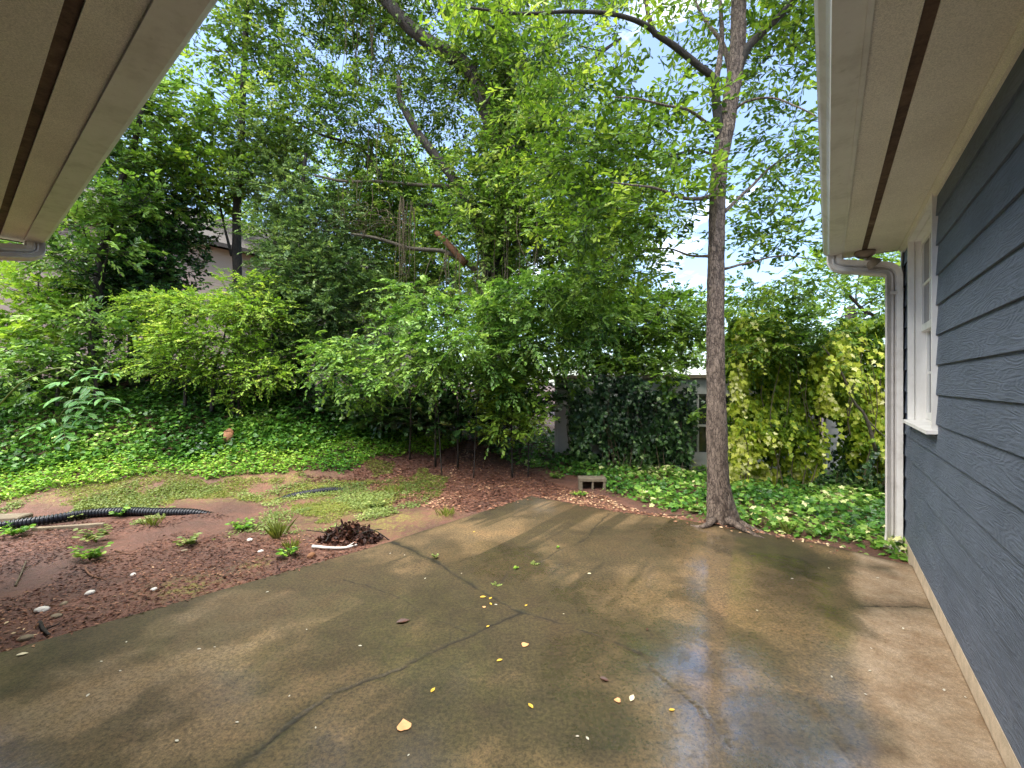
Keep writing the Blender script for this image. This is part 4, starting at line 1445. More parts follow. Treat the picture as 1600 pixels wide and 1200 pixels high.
# ---- deep shade bush at the foot of the big tree
b = gp(690, 7.9)
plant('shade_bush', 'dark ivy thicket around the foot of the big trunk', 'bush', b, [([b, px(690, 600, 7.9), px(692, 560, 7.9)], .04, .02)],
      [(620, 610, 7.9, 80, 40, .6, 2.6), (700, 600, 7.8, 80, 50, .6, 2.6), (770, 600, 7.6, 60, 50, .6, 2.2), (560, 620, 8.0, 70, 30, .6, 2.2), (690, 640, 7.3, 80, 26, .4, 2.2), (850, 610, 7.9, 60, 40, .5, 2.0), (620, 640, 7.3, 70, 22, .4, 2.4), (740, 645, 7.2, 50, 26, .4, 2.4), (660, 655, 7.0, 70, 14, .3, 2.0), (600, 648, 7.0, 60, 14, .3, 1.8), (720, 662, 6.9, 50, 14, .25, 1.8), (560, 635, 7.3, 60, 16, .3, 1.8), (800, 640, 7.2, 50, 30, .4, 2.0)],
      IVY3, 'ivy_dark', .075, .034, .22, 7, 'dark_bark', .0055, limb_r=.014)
# ---- rounded bush right of it
b = gp(800, 6.75)
plant('viburnum_bush', 'light green upright bush beside the big tree base', 'bush', b,
      [([b, px(800, 650, 6.7), px(805, 600, 6.7), px(800, 560, 6.7)], .014, .007), ([gp(825, 6.8), px(828, 650, 6.8), px(840, 590, 6.8)], .012, .006)],
      [(780, 620, 6.7, 45, 26, .4, 2.0), (820, 600, 6.7, 50, 30, .45, 2.0), (790, 660, 6.6, 50, 26, .4, 2.4), (840, 650, 6.7, 45, 26, .4, 2.0), (870, 600, 6.9, 45, 28, .4, 1.8), (850, 570, 7.0, 50, 24, .4, 1.6)],
      OVAL, 'maple_leaf', .070, .020, .22, 8, 'dark_bark', .003, limb_r=.01, tone=.15, thin=.03)
# ---- trees over the shed
b = gp(985, 8.6)
plant('mulberry_tree', 'dense dark green tree leaning over the shed left of the oak', 'tree', b,
      [([b, px(985, 600, 8.6), px(970, 540, 8.6), px(975, 470, 8.6), px(960, 400, 8.6)], .09, .03), ([px(985, 580, 8.6), px(1010, 520, 8.5), px(1040, 470, 8.4)], .05, .02)],
      [(950, 520, 8.0, 75, 40, .8, 2.6), (1020, 500, 8.0, 75, 45, .8, 2.4), (1080, 520, 8.0, 50, 35, .7, 2.0), (960, 570, 7.9, 55, 18, .6, 2.4), (1010, 560, 7.8, 50, 22, .6, 2.4), (1070, 610, 7.0, 36, 26, .4, 2.0), (1045, 580, 7.2, 34, 18, .4, 1.8), (900, 480, 8.4, 60, 45, .8, 2.2), (980, 455, 8.4, 75, 35, .8, 1.8), (1060, 485, 8.6, 60, 26, .8, 1.2), (1080, 640, 6.9, 22, 22, .3, 1.4), (920, 575, 8.2, 50, 22, .5, 2.0), (1090, 560, 8.2, 30, 26, .5, 1.8), (1000, 580, 8.2, 60, 14, .5, 1.8), (930, 450, 8.4, 60, 40, .8, 1.6)],
      OVAL, 'maple_leaf', .085, .024, .26, 9, 'dark_bark', .0055, limb_r=.02, droop=.4, thin=.03, tone=-.12)
b = gp(1190, 7.9)
plant('elder_tree', 'feathery green tree rising over the shed right of the oak', 'tree', b,
      [([b, px(1190, 620, 7.9), px(1195, 540, 7.9), px(1210, 470, 7.9)], .06, .02)],
      [(1180, 495, 6.6, 55, 28, .6, 2.2), (1240, 505, 6.3, 60, 26, .6, 2.4), (1280, 528, 6.1, 45, 20, .5, 1.8), (1200, 540, 6.1, 55, 24, .4, 1.8), (1160, 470, 7.8, 40, 26, .6, 1.5), (1200, 590, 7.3, 70, 30, .5, 1.8), (1270, 580, 7.2, 50, 26, .5, 1.6), (1150, 540, 7.4, 30, 40, .5, 2.0)],
      OVAL, 'maple_leaf', .060, .015, .30, 14, 'dark_bark', .003, limb_r=.014, droop=.4, ang=65, thin=.03, tone=-.05)
b = gp(1330, 9.5)
plant('acacia_tree', 'thin branched airy tree seen beneath the right downspout elbow', 'tree', b,
      [([b, px(1340, 540, 9.5), px(1370, 500, 9.5), px(1350, 485, 9.5), px(1330, 465, 9.5), px(1300, 430, 9.5)], .06, .025), ([px(1352, 486, 9.5), px(1338, 470, 9.5), px(1341, 440, 9.5), px(1342, 425, 9.5)], .02, .012), ([px(1362, 492, 9.5), px(1330, 490, 9.5), px(1295, 505, 9.5)], .02, .01), ([px(1345, 480, 9.5), px(1370, 465, 9.5), px(1400, 440, 9.5)], .02, .01)],
      [(1290, 490, 9.5, 40, 26, .7, 1.3), (1350, 450, 9.4, 40, 26, .6, .9), (1380, 470, 9.4, 30, 30, .6, 1.6), (1330, 400, 9.6, 60, 30, .8, 1.3), (1400, 410, 9.6, 40, 40, .8, 1.8), (1270, 470, 9.7, 40, 30, .7, 1.0)],
      LANCE, 'lime_leaf', .085, .022, .26, 8, 'dark_bark', .004, limbs=False, tone=-.25)

# ---- far trees that close the view behind everything
far = [('pine_tree', 'distant mixed green tree far behind the left eave', 60, 15.5, [(0, 300, 150, 130), (120, 260, 120, 120), (60, 420, 140, 90)], 'blue_leaf', 1.2),
       ('ash_tree', 'distant green tree behind the slim trunked tree', 420, 17.5, [(380, 360, 110, 80), (480, 300, 110, 110), (430, 480, 130, 90)], 'maple_leaf', 1.0),
       ('beech_tree', 'distant pale green tree behind the vine hung trunk', 650, 18.0, [(600, 430, 120, 80), (700, 380, 120, 90), (640, 300, 110, 80), (680, 520, 140, 80), (760, 480, 90, 90)], 'lime_leaf', 1.5),
       ('poplar_tree', 'distant green tree behind the shed left of the oak', 930, 17.0, [(900, 420, 90, 60), (960, 350, 90, 70), (880, 340, 80, 80), (840, 520, 80, 60), (930, 500, 90, 50), (960, 560, 110, 30), (1040, 540, 80, 40)], 'maple_leaf', 1.5),
       ('lime_tree', 'distant yellow green tree behind the oak trunk', 1120, 18.5, [(1040, 500, 90, 50), (1180, 525, 90, 45), (1110, 550, 90, 36)], 'maple_leaf', 1.4),
       ('hedge_tree', 'distant low tree behind the yellow ivy by the downspout', 1320, 15.0, [(1260, 540, 80, 40), (1360, 540, 80, 40), (1400, 480, 50, 60)], 'blue_leaf', 1.2)]
for nm, lb, bx_, Yf, cl, mt, cov in far:
    b = gp(bx_, Yf)
    cx_ = np.mean([c[0] for c in cl])
    plant(nm, lb, 'tree', b, [([b, px(bx_, 560, Yf), px((bx_ + cx_) / 2, 480, Yf), px(cx_, cl[0][1], Yf), px(cx_, min(c[1] for c in cl) + 20, Yf)], .20, .06)],
          [(a, c_, Yf + rng.normal(0, .6), rx, ry, 1.6, cov) for a, c_, rx, ry in cl], LANCE, mt, .15, .042, .5, 9, 'dark_bark', .008, limb_r=.05, thin=.04, conn=.1, group='trees far behind the garden')

# ---- yellow variegated ivy screen over the right half of the shed
def ivy_screen(name, label, pts, tops, bots, dens, mat, L, W, bulge, tone, jit=.45, bark='vine_stem', layers=((0.0, 0.0), (.20, -.45))):
    """leaves hang on a lumpy sheet along the line pts (world XY); tops/bots are heights along it"""
    pts = np.array(pts, float)
    seg = np.concatenate([[0], np.cumsum(np.linalg.norm(np.diff(pts, axis=0), axis=1))])
    root = thing(name, label, 'ivy', (pts[0][0], pts[0][1], float(bots[0])))
    fo = Foliage(IVY)
    for back, tn in layers:  # back layer: darker leaf tone paints the shade inside the screen
        hgt = max(tops) - min(bots)
        n = int(dens * seg[-1] * hgt)
        s = rng.uniform(0, seg[-1], n)
        X = np.interp(s, seg, pts[:, 0])
        Y = np.interp(s, seg, pts[:, 1])
        zt = np.interp(s, seg, tops)
        zb = np.interp(s, seg, bots)
        z = rng.uniform(min(bots), max(tops) + .3, n)
        rag = .85 * (fbm(np.stack([s * 2.2, s * 0], 1), 131, 3) - .5)
        hole = fbm(np.stack([s * 2.8, z * 2.8], 1), 77, 3)
        keep = (z > zb) & (z < zt + rag) & (hole > .29)
        s, X, Y, z = s[keep], X[keep], Y[keep], z[keep]
        n = len(s)
        lump = fbm(np.stack([s * 1.4, z * 1.4], 1), 33, 3)
        y = Y - bulge * 1.5 * (lump - .35) + back + rng.normal(0, .045, n)
        P = np.stack([X + rng.normal(0, .02, n), y, z], 1)
        Nn = np.array([0, -1.0, .55]) + rng.normal(0, jit, (n, 3))
        Dn = np.stack([rng.normal(0, .5, n), -.25 + rng.normal(0, .3, n), -.8 + rng.normal(0, .35, n)], 1)
        big_ = fbm(np.stack([s * .9, z * .9], 1), 55, 3)
        r_ = np.clip(.5 + tone + tn + (big_ - .5) * 1.1 + rng.normal(0, .18, n), 0, 1)
        fo.add(P, Dn, Nn, L * rng.uniform(.55, 1.25, n), W * rng.uniform(.6, 1.15, n), r_)
    nst = int(seg[-1] * 16)
    for q in range(nst):                      # loose shoots that arch out of the screen
        s0 = rng.uniform(0, seg[-1])
        x0, y0 = np.interp(s0, seg, pts[:, 0]), np.interp(s0, seg, pts[:, 1])
        z1 = np.interp(s0, seg, tops)
        z0 = np.interp(s0, seg, bots)
        zz_ = rng.uniform(z0 + .25 * (z1 - z0), z1 + .1)
        k_ = rng.integers(6, 13)
        u_ = np.linspace(0, 1, k_)
        ln = rng.uniform(.25, .6)
        dx = rng.normal(0, .5)
        Pq = np.stack([x0 + dx * ln * u_, y0 - bulge * .55 - ln * .55 * np.sin(u_ * 1.9), zz_ + ln * (.35 * u_ - .95 * u_ * u_)], 1)
        fo.add(Pq, np.stack([rng.normal(0, .6, k_), np.full(k_, -.4), -.6 + rng.normal(0, .3, k_)], 1), np.array([0, -.8, .6]) + rng.normal(0, .4, (k_, 3)),
               L * rng.uniform(.5, 1.1, k_), W * rng.uniform(.55, 1.1, k_), np.clip(.55 + tone + rng.normal(0, .2, k_), 0, 1))
    fo.build('leaves', mat, root)
    mb = MB()
    for q in range(int(seg[-1] * 9)):
        s0 = rng.uniform(0, seg[-1])
        x0, y0 = np.interp(s0, seg, pts[:, 0]), np.interp(s0, seg, pts[:, 1])
        z0, z1 = np.interp(s0, seg, bots), np.interp(s0, seg, tops)
        zz_ = np.linspace(z0, z0 + (z1 - z0) * rng.uniform(.5, 1.0), 9)
        mb.tube(np.stack([x0 + .10 * np.sin(zz_ * rng.uniform(1.5, 4) + q), y0 + .02 - bulge * .45 * rng.uniform(0, 1.1) + 0 * zz_, zz_], 1), np.linspace(.011, .004, 9), 4, False)
    mb.build('stems', bark, root, loc=tuple(-np.array(root.location)), kind='stuff')
    return root


a0, a1, a2, a3, a4 = px(1138, 0, 6.5), px(1200, 0, 6.35), px(1265, 0, 6.2), px(1330, 0, 6.0), px(1440, 0, 5.7)
hz = lambda y, Y: H + (CY - y) / F * Y
ivy_screen('yellow_ivy', 'tall screen of yellow green variegated ivy between oak trunk and downspout', [a0[:2], a1[:2], a2[:2], px(1271, 0, 6.19)[:2], px(1310, 0, 6.15)[:2]],
           [hz(490, 6.5), hz(515, 6.35), hz(525, 6.2), hz(530, 6.19), hz(545, 6.15)], [.0, .0, .0, hz(645, 6.19), hz(650, 6.15)], 1900, 'ivy_yellow', .078, .037, .60, .10)
ivy_screen('golden_ivy', 'golden ivy mound spilling behind the white downspout', [px(1262, 0, 6.0)[:2], px(1312, 0, 6.0)[:2], px(1322, 0, 5.95)[:2], a4[:2]],
           [hz(545, 6.0), hz(515, 6.0), hz(510, 5.95), hz(490, 5.7)], [hz(640, 6.0), hz(655, 6.0), hz(740, 5.95), .0], 1900, 'ivy_yellow', .080, .038, .60, .18)
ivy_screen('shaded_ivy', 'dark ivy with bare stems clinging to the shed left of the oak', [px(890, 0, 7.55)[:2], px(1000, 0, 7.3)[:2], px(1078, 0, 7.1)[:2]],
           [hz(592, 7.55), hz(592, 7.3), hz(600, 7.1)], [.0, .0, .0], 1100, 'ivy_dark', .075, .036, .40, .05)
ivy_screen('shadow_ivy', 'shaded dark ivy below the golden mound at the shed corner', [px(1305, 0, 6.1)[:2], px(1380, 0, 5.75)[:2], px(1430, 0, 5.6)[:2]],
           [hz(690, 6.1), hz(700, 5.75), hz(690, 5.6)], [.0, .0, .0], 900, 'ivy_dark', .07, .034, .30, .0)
ivy_screen('trunk_ivy', 'pale variegated ivy strand just right of the oak trunk', [px(1136, 0, 6.1)[:2], px(1160, 0, 6.05)[:2]],
           [hz(560, 6.1), hz(570, 6.05)], [.0, .0], 1100, 'ivy_yellow', .062, .032, .25, .28, layers=((0, 0),))

# ---- leaning bare stem in front of the ivy
ls = thing('leaning_branch', 'bare pale branch leaning across the golden ivy', 'branch', px(1365, 690, 5.6))
limb(ls, [px(1368, 705, 5.6), px(1352, 650, 5.6), px(1335, 628, 5.62), px(1318, 590, 5.66), px(1300, 560, 5.7), px(1284, 540, 5.75)], .022, .009, 'pale_bark', 'stem', 22, 7, .2, 130)
limb(ls, [px(1352, 652, 5.6), px(1372, 672, 5.55), px(1392, 690, 5.5)], .010, .005, 'pale_bark', 'side_stem', 10, 6, .2, 131)

# ------------------------------------------------------------------ ground cover
def cover(name, label, cat, poly_px, n, tmpl, mat, L, W, h0, h1, tone, edge=.25, patch=None, tilt=.5, seedp=201, slab_ok=False, flat=False):
    poly = poly_world(poly_px)
    P = scatter(poly, n, edge)
    if slab_ok:
        pen = slab_depth(P)
        P = P[(pen < 0) | (rng.random(len(P)) < .55 * np.exp(-np.maximum(pen, 0) / .045))]
    else:
        P = P[~on_slab(P)]
    if patch is not None:
        q = fbm(P * patch[0], seedp, 3)
        P = P[rng.random(len(P)) < sstep(patch[1] - .07, patch[1] + .16, q)]
    n = len(P)
    z = terrain(P[:, 0], P[:, 1])
    if slab_ok:
        z = np.where(slab_depth(P) > -.03, np.maximum(z, .002), z)
    lump = fbm(P * 2.4, seedp + 7, 3)
    hh = h0 + (h1 - h0) * rng.random(n) ** 1.2 * (.35 + 1.3 * np.clip(lump - .15, 0, 1))
    if flat:
        hh = rng.uniform(.002, h1, n)
    B = np.stack([P[:, 0], P[:, 1], z + hh], 1)
    a = rng.uniform(0, 2 * np.pi, n)
    D = np.stack([np.cos(a), np.sin(a), rng.normal(-.1 if not flat else 0, .25 if not flat else .08, n)], 1)
    N = np.array([0, -.25 if not flat else 0, 1.0]) + rng.normal(0, tilt, (n, 3))
    r = np.clip(.5 + tone + (fbm(P * 1.1, seedp + 3, 3) - .5) * .9 + rng.normal(0, .17, n), 0, 1)
    fo = Foliage(tmpl)
    s = rng.uniform(.5, 1.25, n)
    fo.add(B, D, N, L * s, W * s, r)
    o = fo.build(name, mat, None, kind='stuff')
    o['label'] = label
    o['category'] = cat
    return o


cover('ground_ivy', 'glossy ivy coloured dark green as if shaded, carpeting the upper left bank', 'ivy',  # darker leaf colour carries the shade on the upper bank
      [(-420, 770), (0, 745), (180, 725), (330, 705), (500, 700), (660, 690), (700, 672), (640, 655), (560, 640), (450, 622), (300, 610), (100, 608), (-420, 612)],
      32000, IVY3, 'ivy_ground', .062, .029, .01, .20, -.02, .5)
cover('lit_bank_carpet', 'low leafy carpet coloured bright green as if lit, along the foot of the left bank', 'ground cover',  # brighter leaf colour carries the light on the foot of the bank
      [(-300, 805), (0, 782), (130, 766), (260, 748), (400, 735), (520, 728), (620, 722), (700, 705), (740, 690), (660, 672), (520, 668), (420, 660), (330, 668), (280, 700), (150, 712), (-300, 735)],
      30000, OVAL, 'bank_leaf', .050, .014, .005, .13, .20, .35)
cover('bed_ivy', 'glossy ivy bed with pale new leaves between patio and shed', 'ivy',
      [(735, 690), (800, 722), (870, 742), (900, 748), (960, 770), (1010, 785), (1085, 800), (1160, 824), (1250, 840), (1330, 855), (1390, 870), (1470, 890), (1500, 760), (1380, 735), (1280, 725), (1140, 712), (1000, 698), (900, 682), (800, 668)],
      16500, IVY, 'ivy_ground', .070, .033, .01, .17, .06, .2)
cover('clover_weeds', 'pale green clover and low weeds growing over the red soil', 'weeds',
      [(-200, 815), (0, 795), (140, 782), (260, 768), (330, 752), (420, 740), (560, 732), (690, 755), (660, 800), (620, 825), (560, 845), (440, 845), (370, 815), (350, 790), (300, 788), (200, 792), (60, 802), (-200, 822)],
      30000, OVAL, 'weed_leaf', .026, .009, .002, .045, .0, .9, (2.6, .45), .45, 231)
cover('mossy_grass', 'thin yellow green grassy moss between clover and bank leaves', 'grass',
      [(-260, 805), (0, 782), (150, 765), (280, 746), (400, 733), (540, 726), (640, 726), (700, 750), (660, 800), (560, 810), (450, 792), (350, 782), (250, 790), (100, 800), (-260, 828)],
      60000, LANCE, 'grass_blade', .032, .005, .0, .03, .06, .9, (1.7, .37), .8, 271)
cover('bed_seedlings', 'scattered pale seedlings along the mulch edge by the patio', 'weeds',
      [(820, 730), (900, 762), (1000, 792), (1100, 812), (1200, 838), (1300, 856), (1400, 880), (1420, 860), (1300, 840), (1160, 815), (1000, 780), (900, 745)],
      900, OVAL, 'weed_leaf', .045, .015, .005, .06, .1, .2, (2.0, .50), .4, 241)
cover('leaf_litter', 'brown dead leaf litter and bark mulch beyond the patio corner', 'leaf litter',
      [(480, 745), (600, 720), (700, 700), (760, 690), (830, 735), (900, 765), (1000, 795), (1100, 815), (1200, 838), (1300, 856), (1400, 900), (1100, 842), (960, 815), (840, 790), (760, 808), (690, 800), (620, 790), (560, 760)],
      15000, LANCE, 'litter_leaf', .042, .012, 0, .022, .12, .3, None, .35, 251, True, True)
cover('soil_debris', 'brown twig and leaf fragments strewn on the red soil left of the patio', 'leaf litter',
      [(-200, 850), (0, 830), (150, 815), (310, 800), (420, 822), (540, 850), (610, 840), (560, 870), (450, 912), (220, 985), (0, 1050), (-200, 1110)],
      15000, LANCE, 'litter_leaf', .032, .007, 0, .016, -.10, .2, (1.3, .33), .4, 261, True, True)


def grass(name, label, x, y, n, hgt, spread):
    b = ghit(x, y)
    root = thing(name, label, 'grass', b)
    fo = Foliage(LANCE)
    a = rng.uniform(0, 2 * np.pi, n)
    D = np.stack([np.cos(a) * rng.uniform(.15, .9, n), np.sin(a) * rng.uniform(.15, .9, n), np.ones(n)], 1)
    P = b + np.stack([np.cos(a), np.sin(a), 0 * a], 1) * spread * rng.random((n, 1))
    N = np.stack([-np.cos(a), -np.sin(a), .6 + 0 * a], 1)
    fo.add(P, D, N, hgt * rng.uniform(.5, 1.2, n), .005, np.clip(rng.normal(.5, .25, n), 0, 1))
    fo.build('blades', 'grass_blade', root)


grass('grass_tuft', 'tall green grass tuft on the soil left of the leaf pile', 434, 842, 46, .22, .05)
grass('grass_tuft', 'short bright grass tuft near the far patio edge', 697, 806, 60, .10, .10)
grass('grass_tuft', 'small grass tuft beside the white stick', 455, 858, 40, .10, .05)
grass('grass_tuft', 'thin grass tuft in front of the corrugated pipe', 238, 822, 34, .12, .07)
grass('grass_tuft', 'grass tuft at the ivy edge right of the oak roots', 1232, 835, 26, .16, .04)
grass('grass_tuft', 'weedy grass tuft amid the clover patch', 615, 770, 60, .13, .12)


def sprig(name, label, x, y, n, rad, hgt, L=.045, mat='weed_leaf', z=None, tone=0.0):
    """a small leafy weed: stems and leaves"""
    b = ghit(x, y) if z is None else np.array([*gz0(x, y), z])
    root = thing(name, label, 'weed', b)
    mb = MB()
    fo = Foliage(OVAL)
    for q in range(n):
        a = rng.uniform(0, 2 * np.pi)
        e = np.array([math.cos(a) * rad * rng.uniform(.3, 1), math.sin(a) * rad * rng.uniform(.3, 1), hgt * rng.uniform(.4, 1)])
        P = np.array([[0, 0, 0], e * np.array([.4, .4, .7]), e])
        mb.tube(P, np.array([.003, .002, .001]), 4, False)
        k_ = 5
        s = np.linspace(.45, 1, k_)[:, None]
        Pl = b + e * s
        D = np.stack([np.cos(a + np.array([1, -1, 1, -1, 0]) * .9), np.sin(a + np.array([1, -1, 1, -1, 0]) * .9), np.full(k_, .1)], 1)
        fo.add(Pl, D, np.array([0, 0, 1.0]) + rng.normal(0, .3, (k_, 3)), L * rng.uniform(.6, 1.1, k_), L * .33, np.clip(rng.normal(.55 + tone, .2, k_), 0, 1))
    mb.build('stem', 'grass_blade', root)
    fo.build('leaves', mat, root)


sprig('weed_sprout', 'largest pale weed tuft in the patio joint near the soil edge', 680, 872, 8, .035, .05, .022, 'weed_leaf', .0, .3)
sprig('weed_sprout', 'tiny bright weed at the near end of the mossy patio joint', 806, 888, 4, .02, .02, .018, 'bank_leaf', .0, .2)
sprig('weed_sprout', 'flat pale weed midway along the mossy patio joint', 836, 881, 6, .04, .012, .020, 'weed_leaf', .0, .2)
sprig('weed_sprout', 'small weed where two patio joints meet', 775, 915, 5, .04, .012, .018, 'weed_leaf', .0, .1)
sprig('weed_sprout', 'small weed beside the oak end of the patio joint', 870, 856, 3, .02, .02, .018, 'bank_leaf', .0, .2)
for q, (x, y, n, rd, hg, lb) in enumerate([
        (20, 838, 16, .16, .12, 'broad leaved weed under the near end of the corrugated pipe'),
        (120, 812, 10, .10, .12, 'leafy weed leaning against the middle of the corrugated pipe'),
        (185, 808, 8, .08, .12, 'small leafy weed at the far bend of the corrugated pipe'),
        (150, 848, 14, .16, .14, 'spreading green weed halfway between pipe and patio'),
        (140, 876, 16, .14, .13, 'bright weed rosette in the middle of the bare soil'),
        (292, 853, 10, .10, .10, 'weed sprig with dry leaf left of the grass tuft'),
        (380, 826, 14, .13, .10, 'pale weed clump on soil below the clover patch'),
        (590, 795, 18, .16, .12, 'leafy round weed at the right end of the clover patch'),
        (872, 748, 14, .13, .10, 'light green seedling cluster left of the concrete block'),
        (1000, 768, 20, .22, .12, 'yellow green seedlings right of the concrete block'),
        (905, 775, 8, .10, .06, 'small pale seedling in the mulch before the block'),
        (1080, 800, 8, .10, .08, 'pale seedling left of the oak root'),
        (450, 870, 9, .08, .07, 'pale green weed at the tip of the white stick')]):
    sprig('weed_plant', lb, x, y, n, rd, hg, .06 if q < 6 else .05, 'weed_leaf' if q % 2 else 'bank_leaf', None, .1)

# ------------------------------------------------------------------ the drooping sapling at the left: every leaflet a part
SAY = 4.7
sb_ = gp(-60, 5.6)
sap = thing('ash_sapling', 'drooping bright green sapling with paired leaflets at the far left', 'sapling', sb_)
limb(sap, [sb_, px(-40, 690, 5.3), px(20, 610, 5.0), px(85, 575, SAY), px(120, 592, SAY), px(108, 630, SAY), px(92, 655, SAY), px(95, 690, SAY)], .012, .004, 'grass_blade', 'stem', 30, 6, .1, 140)
lv = OVAL[0] * np.array([1, .19, 1])
# a longer, smoother leaflet outline
LT = np.array([(0, 0, 0), (.12, .08, .01), (.35, .165, .03), (.62, .15, .02), (.84, .075, -.02), (1, 0, -.07), (.84, -.075, -.02), (.62, -.15, .02), (.35, -.165, .03), (.12, -.08, .01), (.35, 0, -.005), (.62, 0, -.012)])
LF = [np.array([(0, 10, 2, 1), (10, 11, 3, 2), (11, 5, 4, 3), (0, 9, 8, 10), (10, 8, 7, 11), (11, 7, 6, 5)])]
leaflet = mesh('leaf', LT, LF, None, rnd=np.full(len(LT), .5))
leafs = []
for v_ in (.3, .55, .8):
    me_ = mesh('leaf', LT, LF, 'sapling_leaf', rnd=np.full(len(LT), v_))
    leafs.append(me_)
from mathutils import Matrix
fronds = [((118, 596), (178, 584)), ((116, 598), (78, 604)), ((112, 612), (192, 636)), ((108, 622), (76, 628)), ((112, 606), (150, 612)), ((104, 634), (176, 622)), ((96, 648), (138, 664)), ((92, 652), (46, 676)), ((95, 660), (104, 694)), ((94, 656), (72, 694)), ((118, 592), (140, 575)), ((100, 640), (138, 645)), ((106, 626), (128, 634))]
rach = MB()
for (xa, ya), (xb, yb) in fronds:
    A_ = px(xa, ya, SAY + rng.normal(0, .06))
    B_ = px(xb, yb, SAY - rng.uniform(.05, .35))
    mid = (A_ + B_) / 2 + np.array([0, 0, .035])
    P = smooth_path([A_, mid, B_], 9)
    rach.tube(P, np.linspace(.003, .0015, 9), 4, False)
    T = nrm(B_ - A_)
    S = nrm(np.cross([0, -.35, 1.0], T))
    Nn = np.cross(T, S)
    for q in range(9):
        s = .22 + .78 * (q // 2) / 4.0
        pt = P[min(8, int(round(s * 8)))]
        sg = 0 if q == 8 else (1 if q % 2 else -1)
        dr = nrm(T * (.65 if sg else 1) + S * sg * .85 + np.array([0, 0, -.28]) + rng.normal(0, .12, 3))
        nn = nrm(Nn + rng.normal(0, .22, 3))
        sd_ = nrm(np.cross(nn, dr))
        nn = np.cross(dr, sd_)
        ln = .125 * rng.uniform(.75, 1.15)
        o = bpy.data.objects.new('leaf', leafs[int(rng.integers(0, 3))])
        COL.objects.link(o)
        o.parent = sap
        M = Matrix(((dr[0], sd_[0], nn[0]), (dr[1], sd_[1], nn[1]), (dr[2], sd_[2], nn[2]))).to_4x4()
        o.matrix_local = Matrix.Translation(Vector(pt - sb_)) @ M @ Matrix.Scale(ln, 4)
rach.build('leaf_stalks', 'grass_blade', sap, loc=tuple(-sb_))

# ------------------------------------------------------------------ small objects on the soil
def corrugated(name, label, pts, rad, sink=0.0):
    P = smooth_path(pts, 60)
    seg = np.concatenate([[0], np.cumsum(np.linalg.norm(np.diff(P, axis=0), axis=1))])
    n = int(seg[-1] / .0078)
    s = np.linspace(0, seg[-1], n)
    P = np.stack([np.interp(s, seg, P[:, k_]) for k_ in range(3)], 1)
    ph = np.arange(n) % 4
    R = rad * np.where(ph < 2, 1.0, .82)
    return P, R


def pipe(name, label, pxs, lift, rad):
    pts = []
    for (x, y), l in zip(pxs, lift):
        g = ghit(x, y)
        pts.append((g[0], g[1], g[2] + l))
    P, R = corrugated(name, label, pts, rad)
    o = thing(name, label, 'pipe', pts[0])
    MB().tube(P, R, 18, True).build('corrugated_tube', 'pipe_plastic', o, loc=tuple(-np.array(pts[0])))
    MB().tube(P[:14] + (P[0] - P[13]) * .4, rad * 1.12, 18, True).build('coupling', 'pipe_plastic', o, loc=tuple(-np.array(pts[0])))


pipe('drain_pipe', 'long black corrugated drain pipe lying on the soil at the left', [(-120, 850), (-40, 836), (20, 827), (75, 819), (140, 809), (200, 806), (250, 805), (300, 803), (335, 801)], [.05, .05, .05, .05, .05, .048, .035, .01, -.05], .050)
pipe('drain_pipe', 'short half buried piece of black corrugated pipe in the clover', [(430, 781), (455, 777), (490, 771), (520, 767), (552, 763)], [-.05, .0, .01, .0, -.06], .055)

cb = ghit(925, 763)
blk = thing('concrete_block', 'hollow concrete block half sunk in mulch at the ivy edge', 'block', cb, -.06)
def rbox(lo, hi, bev=.006):
    """box with bevelled edges"""
    import bmesh
    bm = bmesh.new()
    bmesh.ops.create_cube(bm, size=1)
    for v_ in bm.verts:
        for k_ in range(3):
            v_.co[k_] = lo[k_] + (v_.co[k_] + .5) * (hi[k_] - lo[k_])
    bmesh.ops.bevel(bm, geom=bm.edges[:], offset=bev, segments=1, affect='EDGES')
    me = bpy.data.meshes.new('box')
    bm.to_mesh(me)
    bm.free()
    return me
def rb(name, parent, lo, hi, mat, bev=.006):
    me = rbox(lo, hi, bev)
    me.name = name
    me.materials.append(MATS[mat])
    return link(name, me, parent)
rb('top_slab', blk, (-.20, -.10, .115), (.20, .10, .165), 'cinder')
for xa, xb in ((-.195, -.145), (-.015, .015), (.15, .19)):
    rb('web', blk, (xa, -.095, -.08), (xb, .095, .1145), 'cinder')
rb('back_wall', blk, (-.144, .06, -.08), (-.016, .094, .1143), 'cinder')
rb('back_wall', blk, (.016, .06, -.08), (.149, .094, .1143), 'cinder')

pv = ghit(2, 812)
pav = thing('paving_stone', 'flat grey stone slab behind the pipe at the left margin', 'paver', pv, .12)
rb('slab', pav, (-.35, -.05, -.03), (.22, .12, .035), 'cinder', .012)
rb('lower_slab', pav, (-.30, -.035, -.06), (.17, .135, -.0205), 'cinder', .010)
ed = ghit(110, 826)
eb = thing('edging_board', 'weathered timber edging lying along the front of the pipe', 'board', ed, .25)
rb('plank', eb, (-.32, -.02, -.03), (.30, .02, .035), 'timber_grey', .006)
rb('stake', eb, (-.30, .0205, -.12), (-.27, .05, .03), 'timber_grey', .004)

st_ = ghit(357, 694)
sto = thing('tree_stump', 'small reddish brown stump standing in the bright bank leaves', 'stump', st_)
P = np.array([[0, 0, -.06], [0, 0, .02], [.004, 0, .1], [.0, .006, .20], [0, 0, .205]])
MB().tube(P, np.array([.10, .085, .07, .066, .05]), 14, True, .2, 9).build('bole', 'stump_wood', sto, smooth=True)
MB().tube(np.array([[0, 0, .203], [0, 0, .212]]), .052, 12).build('cut_face', 'broken_wood', sto)

